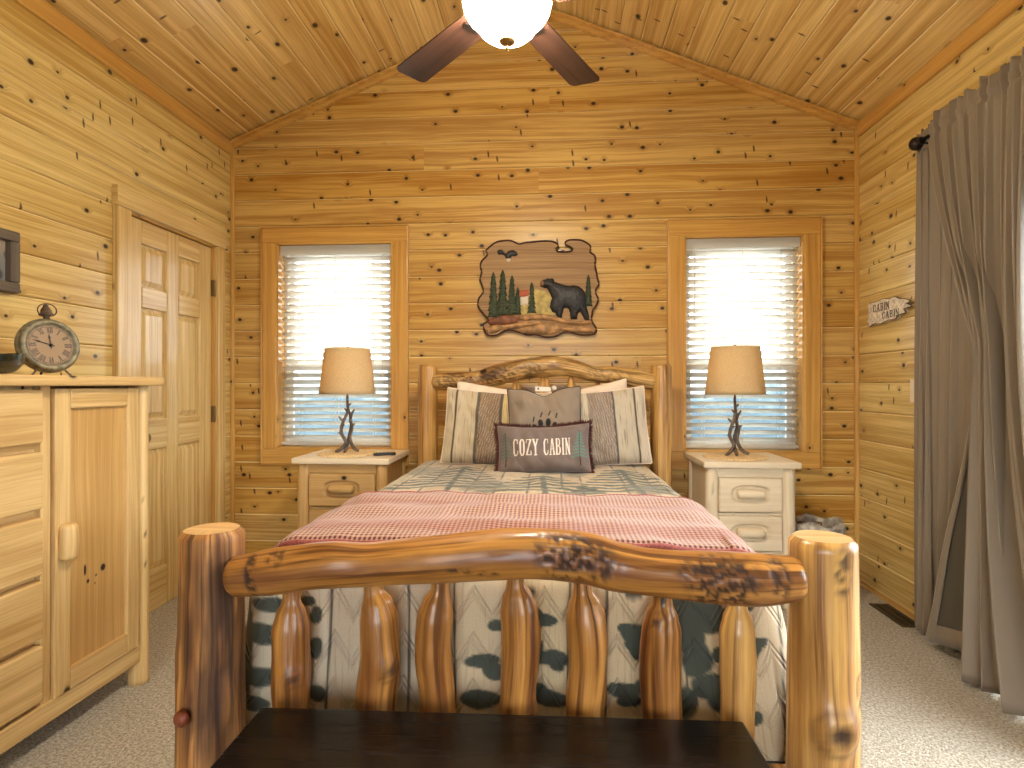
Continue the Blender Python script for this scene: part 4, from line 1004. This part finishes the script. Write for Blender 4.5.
b.box(CXF-.028, CXF+.004, Y0+sw, Y1-sw, Z0, Z0+.075, grain=1); b.box(CXF-.028, CXF+.004, Y0+sw, Y1-sw, Z1-.068, Z1, grain=1); inner(b, 'door_frame', M_CHEST, .004)
b = MB(); yy = np.linspace(Y0+sw-.005, Y1-sw+.005, 90); zz = np.linspace(Z0+.07, Z1-.062, 240)
b.grid([[(CXF-.010, y, z) for z in zz] for y in yy], [[(z+3.3, y+1.7) for z in zz] for y in yy], smooth=False)
kn = [(PX(u, v, CXF-.010), a, c) for u, v, a, c in ((103, 567, .012, .013), (85, 570, .006, .020), (88, 581, .006, .008), (96, 575, .004, .005), (95, 583, .003, .004))]
for i, y in enumerate(yy):
    for j, z in enumerate(zz):
        q = max([max(0, min(1, (1-math.hypot((y-k.y)/a, (z-k.z)/c))*3+.4)) for k, a, c in kn]+[max(0, .5-math.hypot((y-k.y)/(a*2.4), (z-k.z)/(c*2.6)))*.7 for k, a, c in kn])
        if q > 0: b.st[i*240+j] = q
b.box(CXF-.022, CXF-.012, Y0+sw-.005, Y1-sw+.005, Z0+.07, Z1-.062, grain=2); inner(b, 'door_panel', M_PANEL)
b = MB(); b.log([(CXF+.018, Y0+.035, .615), (CXF+.02, Y0+.036, .675), (CXF+.018, Y0+.035, .735)], [.027, .028, .026], n=22, step=.01, bump=.05, seed=3, cap=.3); inner(b, 'handle', M_CHEST)
# clock ---------------------------------------------------------------
def clock():
    Rc = .101
    r = thing('desk_clock', 'round pocket-watch style desk clock with Roman numerals on the chest top', 'clock', (-1.845, 2.02, 1.232), rot=(0, 0, math.radians(66)))
    T = Matrix.Translation((0, 0, Rc+.012)) @ Matrix.Rotation(math.radians(-7), 4, 'X')
    Mx = T @ Matrix.Rotation(PI/2, 4, 'X')       # lathe axis +z -> -y (front)
    def put(b, name, mat, col=None): return b.build(name, mat, r, col=col)
    b = MB(); b.lathe([(0, -.04), (.07, -.038), (.094, -.03), (.099, -.018), (Rc, -.006), (.099, .002), (.093, .004), (.096, .010), (.092, .018), (.084, .022), (.077, .018), (.073, .008), (0, .008)], n=72, M=Mx); put(b, 'clock_case', M_CASE)
    nr, na = 56, 200; P = []; UV = []; rr = np.linspace(.0005, .075, nr)
    for i in range(na+1):
        a = 2*PI*i/na; row = []
        for q in rr: row.append(T @ Vector((q*math.sin(a), -.0095, q*math.cos(a))))
        P.append(row); UV.append([(0, 0)]*nr)
    A = np.linspace(0, 2*PI, na+1)[:, None]*np.ones((1, nr)); R_ = rr[None, :]*np.ones((na+1, 1)); X, Z = R_*np.sin(A), R_*np.cos(A)
    C = np.ones(A.shape+(3,))*lin((150, 122, 88)); paint(C, np.clip((R_-.05)*20, 0, 1)*.35, (132, 102, 70))
    ink = (38, 28, 22)
    for rad in (.0725, .067): paint(C, edge(np.abs(R_-rad), .0007, .001), ink)
    for k in range(60): paint(C, edge(seg_d(X, Z, .0675*math.sin(k*PI/30), .0675*math.cos(k*PI/30), .072*math.sin(k*PI/30), .072*math.cos(k*PI/30)), .0006, .001), ink)
    NUM = ['XII', 'I', 'II', 'III', 'IIII', 'V', 'VI', 'VII', 'VIII', 'IX', 'X', 'XI']
    for h in range(12):
        a = h*PI/6; s = NUM[h]; wd = {'I': .0052, 'V': .009, 'X': .009}; tot = sum(wd[c] for c in s); x = -tot/2
        def w(px, pr): return (px*math.cos(a)+pr*math.sin(a), -px*math.sin(a)+pr*math.cos(a))
        for c in s:
            xc = x+wd[c]/2; r0, r1 = .046, .065
            L = {'I': [(0, r0, 0, r1, 1)], 'V': [(-.0032, r1, 0, r0, 1), (.0032, r1, 0, r0, .6)], 'X': [(-.0034, r1, .0034, r0, 1), (.0034, r1, -.0034, r0, .6)]}[c]
            for (p0, q0, p1, q1, k) in L:
                a0, a1 = w(xc+p0, q0), w(xc+p1, q1); paint(C, edge(seg_d(X, Z, a0[0], a0[1], a1[0], a1[1]), .0016*k, .0012), ink)
            x += wd[c]
    b = MB(); b.grid(P, UV, smooth=False); put(b, 'clock_face', M_VP, C.reshape(-1, 3))
    def hand(ang, L, w_):
        b = MB(); d = Vector((math.sin(ang), 0, math.cos(ang))); n_ = Vector((d.z, 0, -d.x)); y = Vector((0, -.0125, 0))
        pts = [d*-.012+n_*.0015, d*.0+n_*w_, d*L*.55+n_*w_*.7, d*L*.66+n_*w_*1.8, d*L*.8+n_*w_*.5, d*L, d*L*.8-n_*w_*.5, d*L*.66-n_*w_*1.8, d*L*.55-n_*w_*.7, -n_*w_, d*-.012-n_*.0015]
        b.prism([T @ (p_+y) for p_ in pts], T.to_3x3() @ Vector((0, .0015, 0))); return b
    put(hand(math.radians(288), .061, .0018), 'minute_hand', M_INK); put(hand(math.radians(354), .042, .0022), 'hour_hand', M_INK)
    b = MB(); b.lathe([(.005, .009), (.005, .016), (0, .018)], n=14, M=Mx); put(b, 'hand_hub', M_INK)
    b = MB(); z0 = Rc-.004
    b.lathe([(.011, z0), (.010, z0+.012), (.022, z0+.016), (.024, z0+.021), (.018, z0+.026), (.017, z0+.036), (.012, z0+.044), (.008, z0+.050), (.009, z0+.054), (0, z0+.060)], (0, .008, 0), n=24, M=T); put(b, 'crown', M_CROWN)
    b = MB(); b.tube([T @ Vector((.026*math.sin(t)*1.15, .008-.012*math.cos(t*.5), z0+.034+.024*math.cos(t))) for t in np.linspace(-2.45, 2.45, 26)], .0022, n=8); put(b, 'bow_ring', M_CROWN)
    for sx in (-1, 1):
        b = MB(); b.tube([(sx*.045, -.012, .024), (sx*.055, -.018, .010), (sx*.062, -.022, .004)], [.004, .0035, .0045], n=8); put(b, 'foot', M_CROWN)
    b = MB(); b.tube([(0, .035, .06), (0, .055, .02), (0, .062, .004)], .004, n=8); put(b, 'foot', M_CROWN)
clock()
# dark boat-shaped dish --------------------------------------------------
def dish():
    b = MB(); L, N = .19, 40; P = []; UV = []; Q = []
    for i in range(N+1):
        t = -1+2*i/N; w = .075*math.sqrt(max(0, 1-abs(t)**2.4))+.002; row = []; rin = []
        zt = .062+.010*t**4; zb = .030*max(0, abs(t)-.72)/.28
        for j in range(17):
            a = PI*j/16; row.append((L*t, -w*math.cos(a), zt-(zt-zb)*math.sin(a)**.55))
        for j in range(17):
            a = PI*(16-j)/16; rin.append((L*t*.96, -(w*.88)*math.cos(a), zt-(zt-zb-.008)*math.sin(a)**.55))
        P.append(row+rin+[row[0]]); UV.append([(0, 0)]*35)
    b.grid(P, UV); o = b.build('dish', M_BOWL); o.location = (-1.79, 1.655, 1.236); o.rotation_euler = (0, 0, PI/2)
    tag(o, 'dark green boat-shaped dish left of the clock on the chest', 'dish')
dish()
# picture frame on the left wall -----------------------------------------
pf = thing('picture_frame', 'grey weathered wooden picture frame on left wall above the chest', 'picture', (XL, 2.0, 1.67))
y0, y1, z0, z1 = 1.77, 2.135, 1.555, 1.792; w = .04; x0, x1 = XL, XL+.036
b = MB(); b.box(x0, x1, y0, y1, z1-w, z1, grain=1); b.box(x0, x1, y0, y1, z0, z0+w, grain=1); b.box(x0, x1, y0, y0+w, z0+w, z1-w, grain=2); b.box(x0, x1, y1-w, y1, z0+w, z1-w, grain=2); b.build('frame', M_GREY, pf, bevel=.006, world=True)
b = MB(); ny, nz = 60, 40; ys = np.linspace(y0+w, y1-w, ny); zs = np.linspace(z0+w, z1-w, nz)
b.grid([[(x0+.010, y, z) for z in zs] for y in ys], [[(y, z) for z in zs] for y in ys], smooth=False)
Yg, Zg = np.meshgrid(ys, zs, indexing='ij'); C = np.ones(Yg.shape+(3,))*lin((120, 122, 124)); paint(C, np.clip((Zg-1.66)*14, 0, 1)*.8, (168, 150, 126))
for (yy, zz, a, c) in ((2.10, 1.70, .012, .02), (2.05, 1.62, .04, .03), (1.95, 1.63, .05, .04), (2.11, 1.615, .015, .012)): paint(C, np.clip((1-np.hypot((Yg-yy)/a, (Zg-zz)/c))*4, 0, 1)*.8, (44, 38, 34))
b.build('picture', M_VP, pf, col=C.reshape(-1, 3), world=True)
# ------------------------------------------------------------------ carved bear panel
def art():
    Yf = YB-.030; r = thing('carved_bear_panel', 'carved wooden wall panel with black bear and pine trees above the headboard', 'wall art', (-.09, YB-.005, 1.8))
    def q(cx, cy, y=Yf): return PY(460+cx*.1693, 220+cy*.1693, y)
    OUT = [(150,180),(182,152),(215,130),(255,122),(300,122),(330,134),(350,142),(385,133),(420,130),(490,124),(545,126),(572,138),(582,152),(568,170),(576,184),(600,189),(630,188),(655,184),(668,172),(650,156),(628,148),(620,134),(640,119),(680,116),(720,120),(758,140),(772,160),(768,190),(792,205),(800,232),(797,270),(806,310),(812,345),(820,382),(803,405),(800,432),(816,465),(806,500),(785,530),(780,560),(775,590),(798,628),(806,650),(795,672),(750,678),(700,675),(650,662),(610,664),(560,688),(500,690),(450,676),(400,678),(350,662),(310,650),(270,652),(240,668),(200,682),(160,676),(140,640),(140,612),(170,592),(140,555),(112,520),(106,490),(112,462),(138,425),(134,395),(118,350),(128,310),(120,270),(130,240),(162,205)]
    b = MB(); pts = [q(x, y) for x, y in OUT][::-1]; b.prism(pts, (0, .031, 0), 0, 1); b.build('panel', [M_ART, M_BARK], r, world=True)
    b = MB(); P = [q(x, y, Yf-.002) for x, y in OUT]; b.tube(P+[P[0]], .0055, n=8, step=.012); b.build('bark_edge', M_BARK, r, world=True)
    def inflate(outl, depth, name, mat, y=Yf-.001, step=.0035, parent=r, amp=.0):
        pts = [q(x, yy, y) for x, yy in outl]; px = np.array([p.x for p in pts]); pz = np.array([p.z for p in pts])
        xs = np.arange(px.min()-step, px.max()+step, step); zs = np.arange(pz.min()-step, pz.max()+step, step)
        X, Z = np.meshgrid(xs, zs, indexing='ij'); inside = np.zeros(X.shape, bool); n = len(px); D = np.full(X.shape, 9.0)
        for i in range(n):
            k = (i+1) % n; x0, z0, x1, z1 = px[i], pz[i], px[k], pz[k]
            c = ((z0 > Z) != (z1 > Z)) & (X < (x1-x0)*(Z-z0)/(z1-z0+1e-12)+x0); inside ^= c; D = np.minimum(D, seg_d(X, Z, x0, z0, x1, z1))
        dm = max(.004, D[inside].max()); hgt = np.where(inside, depth*np.sqrt(np.clip(1-(1-np.clip(D/dm, 0, 1))**2, 0, 1)), -.003*np.clip(D/step, 0, 1.2))
        b = MB(); ids = {}
        keep = inside | (D < step*1.05)
        for i in range(X.shape[0]):
            for j in range(X.shape[1]):
                if keep[i, j]: ids[(i, j)] = len(b.v); b.v.append(Vector((X[i, j], y-hgt[i, j]-amp*abs(mnoise.noise(Vector((X[i, j]*60, Z[i, j]*60, 0)))), Z[i, j])))
        for i in range(X.shape[0]-1):
            for j in range(X.shape[1]-1):
                c = [(i, j), (i+1, j), (i+1, j+1), (i, j+1)]
                if all(e in ids for e in c): b.face([ids[e] for e in c], [(X[e], Z[e]) for e in c], 0, True)
        return b.build(name, mat, parent, world=True)
    inflate([(350,430),(420,405),(480,415),(540,440),(560,500),(560,560),(350,560)], .005, 'meadow', M_MEADOW)
    cb = inflate([(356,455),(402,448),(402,500),(356,505)], .008, 'cabin', M_WHITEP, y=Yf-.004)
    inflate([(348,430),(362,416),(404,412),(412,440),(390,452),(352,456)], .010, 'cabin_roof', M_ROOF, y=Yf-.005)
    bear = inflate([(474,372),(478,362),(490,354),(508,352),(518,344),(530,350),(545,345),(553,352),(556,364),(580,374),(610,384),(640,390),(672,386),(700,392),(725,410),(742,438),(748,470),(746,510),(756,545),(764,588),(736,588),(724,562),(708,538),(694,548),(690,584),(654,584),(652,548),(640,520),(612,518),(604,548),(600,578),(572,572),(566,548),(545,542),(531,515),(536,485),(545,462),(530,428),(514,402),(496,398),(480,392)], .024, 'bear', M_FUR, y=Yf-.006, amp=.003)
    inflate([(473,374),(478,362),(490,356),(498,366),(498,384),(486,392),(477,388)], .012, 'muzzle', M_MUZ, y=Yf-.012, step=.002, parent=r)
    for (x, top, bot, w_) in ((197, 305, 575, 36), (252, 292, 565, 40), (307, 325, 560, 33), (341, 395, 560, 24), (424, 365, 552, 29), (758, 322, 510, 26)):
        L = [(x, top)]; Rr = []; n = 7
        for k in range(n):
            t0 = (k+1)/n; y_ = top+(bot-top)*t0; ww = w_*(.28+.72*t0)
            L += [(x-ww, y_), (x-ww*.62, y_-3)]; Rr += [(x+ww, y_), (x+ww*.62, y_-3)]
        inflate(L+Rr[::-1], .013, 'pine_tree', M_PINE, y=Yf-.003, step=.0028, amp=.006)
    eb = inflate([(218,190),(228,176),(248,176),(262,192),(272,200),(285,184),(310,178),(332,186),(342,206),(325,214),(305,212),(298,228),(284,232),(270,222),(262,208),(245,202),(228,204)], .010, 'eagle', M_FUR, y=Yf-.003, step=.002)
    inflate([(276,228),(298,226),(300,240),(288,250),(275,242)], .009, 'eagle_tail', M_WHITEP, y=Yf-.004, step=.002)
    for (o, mt) in (([(160,600),(190,578),(250,562),(310,558),(345,578),(340,605),(300,620),(240,618),(180,622)], M_ROCKD), ([(340,585),(350,562),(420,556),(500,556),(560,568),(640,592),(720,598),(776,592),(780,612),(720,622),(620,615),(540,595),(440,588),(380,596)], M_ROCK),
                    ([(150,640),(190,622),(260,618),(330,610),(390,602),(470,600),(480,618),(420,632),(330,640),(250,645),(200,668),(165,672)], M_ROCK), ([(330,650),(380,630),(450,618),(520,606),(580,620),(620,640),(580,664),(520,680),(440,670),(370,672)], M_ROCK), ([(590,650),(640,628),(720,625),(800,640),(790,668),(720,664),(650,660)], M_ROCK)):
        inflate(o, .018, 'carved_ground', mt, y=Yf-.003, step=.003)
art()
# ------------------------------------------------------------------ ceiling fan
FX, FY, FZ = -.1415, 1.80, -.040
def fan():
    r = thing('ceiling_fan', 'ceiling fan with dark walnut blades and a lit frosted glass bowl', 'fan', (FX, FY, 2.295))
    zr = ZA-sl*abs(FX-XM)
    b = MB(); b.lathe([(.012, 2.62), (.012, zr-.06)], (FX, FY, FZ), n=16); b.build('downrod', M_BRONZE, r, world=True)
    b = MB(); b.lathe([(.025, zr-.13), (.07, zr-.09), (.075, zr-.01), (.03, zr+.02)], (FX, FY, FZ), n=32); b.build('canopy', M_BRONZE, r, world=True)
    b = MB(); b.lathe([(.06, 2.45), (.10, 2.455), (.105, 2.47), (.075, 2.475), (.12, 2.49), (.135, 2.52), (.135, 2.58), (.11, 2.61), (.05, 2.63), (.02, 2.66)], (FX, FY, FZ), n=48); b.build('motor_housing', M_BRONZE, r, world=True)
    prof = [(0.001, 2.302), (.03, 2.304), (.055, 2.311), (.075, 2.322), (.090, 2.335), (.100, 2.349), (.107, 2.360), (.118, 2.368), (.130, 2.379), (.140, 2.395), (.145, 2.415), (.143, 2.435), (.130, 2.45), (.10, 2.455)]
    b = MB(); b.lathe([(q*.945, z) for q, z in prof], (FX, FY, FZ), n=64); b.build('glass_bowl', M_GLOBE, r, world=True)
    b = MB(); b.lathe([(0, 2.270), (.004, 2.272), (.003, 2.278), (.006, 2.284), (.004, 2.288), (.012, 2.291), (.024, 2.298), (.027, 2.305), (.012, 2.309)], (FX, FY, FZ), n=28); b.build('finial', M_BRASS, r, world=True)
    for k in range(5):
        a = math.radians(98.4+36+72*k); T = Matrix.Translation((FX, FY, 2.392)) @ Matrix.Rotation(a, 4, 'Z') @ Matrix.Rotation(math.radians(5), 4, 'X')
        b = MB(); x0, x1 = .155, .588; w0, w1 = .054, .064; N = 22; top = []; 
        ol = [(x0, -w0), (x1-.02, -w1), (x1-.006, -w1+.006), (x1, -w1+.02), (x1, w1-.02), (x1-.006, w1-.006), (x1-.02, w1), (x0, w0), (x0-.015, w0-.02), (x0-.015, -w0+.02)]
        q = len(b.v); o_ = random.random()*5
        for z in (-.003, .003):
            for (x, y) in ol: b.v.append(T @ Vector((x, y, z)))
        n = len(ol); b.face([q+i for i in range(n)][::-1], [(x+o_, y) for x, y in ol][::-1]); b.face([q+n+i for i in range(n)], [(x+o_, y) for x, y in ol])
        for i in range(n): b.face([q+i, q+(i+1) % n, q+n+(i+1) % n, q+n+i], [(ol[i][0], 0), (ol[(i+1) % n][0], 0), (ol[(i+1) % n][0], .006), (ol[i][0], .006)])
        bl = b.build('blade', M_BLADE, r, world=True)
        b = MB(); b.prism([T @ Vector(p) for p in ((.10, -.012, -.004), (.16, -.014, -.004), (.175, -.030, -.004), (.195, -.024, -.004), (.20, 0, -.004), (.195, .024, -.004), (.175, .030, -.004), (.16, .014, -.004), (.10, .012, -.004))], T.to_3x3() @ Vector((0, 0, -.005))); b.build('blade_iron', M_BRONZE, r, world=True)
fan()
# ------------------------------------------------------------------ curtain, rod
def curtain():
    zr = 2.362; xr = 1.745
    rd = thing('curtain_rod', 'dark bronze curtain rod with round finial over the sliding door', 'curtain rod', (xr, 1.6, zr))
    b = MB(); b.tube([(xr, .15, zr), (xr, 1.5, zr), (xr, 2.905, zr)], .0125, n=14, step=.2); b.build('rod', M_BRONZE, rd, world=True)
    for sy, y in ((1, 2.90), (-1, .155)):
        b = MB(); Mx = Matrix.Translation((xr, y, zr)) @ Matrix.Rotation(-sy*PI/2, 4, 'X')
        b.lathe([(.014, -.004), (.018, .0), (.018, .008), (.012, .012), (.02, .020), (.03, .032), (.033, .044), (.028, .058), (.014, .067), (0, .069)], n=24, M=Mx); b.build('finial', M_BRONZE, rd, world=True)
    for y in (2.885, 1.55, .19):
        b = MB(); b.tube([(xr, y, zr-.02), (xr+.05, y, zr-.02), (XR-.003, y, zr-.02)], .006, n=8, step=.03); b.lathe([(.022, 0), (.022, .006), (0, .007)], n=16, M=Matrix.Translation((XR, y, zr-.02)) @ Matrix.Rotation(-PI/2, 4, 'Y')); b.build('bracket', M_BRONZE, rd, world=True)
    c = thing('curtain', 'taupe floor-length curtain gathered on the rod at right wall', 'curtain', (1.76, 2.62, 0))
    def sheet(y0, y1, x0, folds, amp_t, amp_b, seed, zb, ztop, name, mat, top=True, skew=lambda t, h: 0, n=260, hemline=True):
        b = MB(); rng = random.Random(seed); ph = [rng.uniform(.7, 1.3) for _ in range(folds+2)]
        cum = [0]
        for p in ph[:folds]: cum.append(cum[-1]+p)
        def phase(t):
            s = t*cum[-1]
            for k in range(folds):
                if s <= cum[k+1]: return k+(s-cum[k])/(cum[k+1]-cum[k])
            return folds
        zs = list(np.linspace(zb, zr-.05, 60))+[zr-.035, zr-.022, zr-.012, zr, zr+.012, zr+.020, zr+.03, zr+.045, zr+.058]
        P = []; UV = []
        for i in range(n+1):
            t = i/n; p = phase(t); row = []; rw = []
            for z in zs:
                h = max(0, min(1, (zr-z)/(zr))); am = amp_t+(amp_b-amp_t)*h**.7
                kk = int(p) % (folds+1); am *= .65+.5*abs(math.sin(kk*1.7+seed))
                wv = math.sin(2*PI*p); wv = math.copysign(abs(wv)**.75, wv)
                sw = .35*math.sin(2*PI*p*1+1.3*math.sin(z*1.6+kk))
                hi = 0
                if z > zr-.05:   # small extra gathers at the heading
                    g = 1 if z < zr+.02 else 1.25
                    hi = .007*math.sin(2*PI*p*2.7+seed)*g
                    am = amp_t*.8
                dy = .018*math.sin(2*PI*p+1.2)*(.5+h)+skew(t, h)
                x = x0-.022-am*(wv+1)*.5-hi-am*.25*math.sin(2*PI*p*2+z*1.1)
                if zr-.02 < z < zr+.02: x -= .006
                row.append((x, y0+(y1-y0)*t+dy, z+(.01*math.sin(2*PI*p*1.3) if z > zr+.05 else 0))); rw.append((t*1.6, z))
            P.append(row); UV.append(rw)
        b.grid(P, UV); return b.build(name, mat, c, world=True, solid=.003)
    sheet(2.46, 2.972, 1.812, 7, .03, .04, 3, .02, 2.4, 'drape', M_CURT, n=140)
    sheet(2.225, 2.79, 1.762, 6, .046, .095, 11, .02, 2.4, 'drape', M_CURT, skew=lambda t, h: -.33*max(0, (t-.25)/.75)*min(1, h/.42)**1.3-.42*max(0, 1-t*1.6)*h**3, n=320)
    b = MB(); P = [[(1.760+.006, y, z) for z in (zr-.035, zr-.015, zr+.015, zr+.055)] for y in np.linspace(2.24, 2.93, 40)]; UV = [[(y, 0)]*4 for y in range(40)]
    b.grid(P, UV); b.build('rod_pocket', M_CURT, c, world=True)
    # turned-out edge showing the lining
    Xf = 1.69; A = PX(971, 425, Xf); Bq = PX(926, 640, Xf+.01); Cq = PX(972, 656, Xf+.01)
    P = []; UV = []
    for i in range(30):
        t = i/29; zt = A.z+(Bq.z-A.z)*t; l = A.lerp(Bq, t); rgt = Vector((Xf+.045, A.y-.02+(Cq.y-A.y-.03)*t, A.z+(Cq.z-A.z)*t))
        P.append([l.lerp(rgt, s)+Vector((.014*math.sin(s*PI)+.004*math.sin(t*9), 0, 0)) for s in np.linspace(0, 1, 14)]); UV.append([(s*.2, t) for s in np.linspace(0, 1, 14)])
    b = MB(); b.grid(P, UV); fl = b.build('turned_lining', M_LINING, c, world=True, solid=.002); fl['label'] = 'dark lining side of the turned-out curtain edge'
    b = MB(); G = []
    for i in range(30): G.append([Vector(P[i][0])+Vector((-.004, .004, 0)), Vector(P[i][0])+Vector((-.007, -.004, 0)), Vector(P[i][0]).lerp(Vector(P[i][-1]), .12+.05*(1-i/29))+Vector((-.003, 0, 0))])
    b.grid(G, [[(k*.02, i*.03) for k in range(3)] for i in range(30)])
    G = []
    for s in range(14): G.append([Vector(P[29][s])+Vector((-.005, 0, 0)), Vector(P[29][s]).lerp(Vector(P[26][s]), .85)+Vector((-.005, 0, 0))])
    b.grid(G, [[(s*.02, 0), (s*.02, .06)] for s in range(14)]); b.build('hem', M_CURT, c, world=True, solid=.002)
curtain()
# sign on the right wall --------------------------------------------------
def sign():
    r = thing('cabin_sign', 'small whitewashed board sign reading CABIN on the right wall by curtain', 'sign', (XR, 3.33, 1.6))
    OL = [(3.525, 1.672), (3.45, 1.670), (3.38, 1.676), (3.31, 1.668), (3.265, 1.672), (3.22, 1.655), (3.17, 1.645), (3.13, 1.632), (3.165, 1.622), (3.12, 1.605), (3.19, 1.598), (3.17, 1.578), (3.24, 1.572), (3.26, 1.556), (3.33, 1.556), (3.40, 1.545), (3.46, 1.552), (3.52, 1.540), (3.535, 1.57), (3.522, 1.60), (3.533, 1.64)]
    x1 = XR-.026; ny, nz = 150, 60
    b = MB(); pts = [Vector((x1, y, z)) for y, z in OL]; b.prism(pts[::-1], (.026, 0, 0)); b.build('board', plain('whitewashed_board', (204, 192, 172), .8, var=.12, nscale=60, bump=.4), r, world=True)
    b = MB(); b.tube([p+Vector((.004, 0, 0)) for p in pts]+[pts[0]+Vector((.004, 0, 0))], .004, n=6, step=.01); b.build('bark_edge', plain('bark_grey', (92, 78, 62), .9, var=.3), r, world=True)
    def letters(txt, y0, z0, w, h, name):
        b = MB(); y = y0
        for chh in txt:
            cw = w*(.55 if chh == 'I' else 1)
            for (a, c, d, e, k) in GL[chh]:
                p0 = Vector((x1-.001, y-a*cw, z0+c*h)); p1 = Vector((x1-.001, y-d*cw, z0+e*h)); dd = (p1-p0); dd.normalize(); n_ = Vector((0, dd.z, -dd.y))*.0028*max(.7, k)
                q = len(b.v); b.v += [p0+n_-dd*.001, p0-n_-dd*.001, p1-n_+dd*.001, p1+n_+dd*.001]; b.face([q, q+1, q+2, q+3], [(0, 0)]*4)
            y -= cw*1.12
        b.build(name, M_INK, r, world=True)
    letters('CABIN', 3.475, 1.615, .033, .040, 'lettering'); letters('CABIN', 3.385, 1.568, .033, .036, 'lettering')
sign()
# switch plate by the curtain, floor vent ---------------------------------
sw_ = thing('switch_plate', 'cream light switch plate on right wall, half behind the curtain', 'switch', (XR, 3.13, 1.17))
b = MB(); b.box(XR-.006, XR, 3.085, 3.165, 1.11, 1.23); b.build('plate', M_PLATE, sw_, bevel=.003, world=True)
b = MB(); b.box(XR-.014, XR-.006, 3.119, 3.131, 1.158, 1.182); b.build('toggle', M_PLATE, sw_, bevel=.002, world=True)
vt = thing('floor_vent', 'dark metal floor register in the carpet beside the right wall', 'vent', (1.775, 3.17, 0))
b = MB(); x0, x1, y0, y1 = 1.725, 1.825, 3.02, 3.325
b.box(x0, x1, y0, y0+.018, 0, .006); b.box(x0, x1, y1-.018, y1, 0, .006); b.box(x0, x0+.016, y0+.018, y1-.018, 0, .006); b.box(x1-.016, x1, y0+.018, y1-.018, 0, .006); b.box(x0, x1, y0, y1, 0, .001)
b.build('frame', M_VENT, vt, world=True)
b = MB()
for k in range(20):
    y = y0+.024+k*.0138; b.box(x0+.016, x1-.016, y, y+.005, .001, .005)
b.box(1.771, 1.779, y0+.018, y1-.018, .001, .0055); b.build('louvres', M_VENT, vt, world=True)
# ------------------------------------------------------------------ light
W = bpy.data.worlds.new('World'); S.world = W; W.use_nodes = True
t = W.node_tree; t.nodes.clear(); o = t.nodes.new('ShaderNodeOutputWorld'); bg = t.nodes.new('ShaderNodeBackground')
tc = t.nodes.new('ShaderNodeTexCoord'); sp = t.nodes.new('ShaderNodeSeparateXYZ'); rp = t.nodes.new('ShaderNodeValToRGB'); ns = t.nodes.new('ShaderNodeTexNoise'); ad = t.nodes.new('ShaderNodeMath'); ad.operation = 'MULTIPLY_ADD'
ns.inputs['Scale'].default_value = 9.0; ns.inputs['Detail'].default_value = 3.0
t.links.new(tc.outputs['Generated'], sp.inputs[0]); t.links.new(tc.outputs['Generated'], ns.inputs['Vector'])
t.links.new(ns.outputs[0], ad.inputs[0]); ad.inputs[1].default_value = .22; t.links.new(sp.outputs[2], ad.inputs[2]); t.links.new(ad.outputs[0], rp.inputs[0])
e = rp.color_ramp.elements
e[0].position = 0.0; e[0].color = (.055, .075, .09, 1); e[1].position = .5; e[1].color = (1.0, 1.03, 1.08, 1)
e2 = rp.color_ramp.elements.new(.085); e2.color = (.12, .16, .18, 1); e3 = rp.color_ramp.elements.new(.16); e3.color = (.95, .98, 1.02, 1)
t.links.new(rp.outputs[0], bg.inputs[0]); bg.inputs[1].default_value = 9.0; t.links.new(bg.outputs[0], o.inputs[0])
sun = bpy.data.lights.new('sun', 'SUN'); sun.energy = 3.2; sun.angle = math.radians(35); sun.color = (.82, .91, 1.0)
so = bpy.data.objects.new('sun', sun); COL.objects.link(so); so.location = (6, -3, 6); so.rotation_euler = Vector((-.62, .45, -.75)).to_track_quat('-Z', 'Y').to_euler()
# ------------------------------------------------------------------ camera
cam = bpy.data.cameras.new('Camera'); co = bpy.data.objects.new('Camera', cam); COL.objects.link(co)
cam.sensor_width = 36; cam.lens = 36*F/1024; cam.shift_y = -(384-CY)/1024; cam.clip_start = .02
co.location = (0, 0, H); co.rotation_euler = (PI/2, 0, PSI); S.camera = co
vs = S.view_settings; vs.view_transform = 'Standard'; vs.look = 'None'; vs.gamma = 1; vs.use_curve_mapping = False; vs.exposure = 0.74
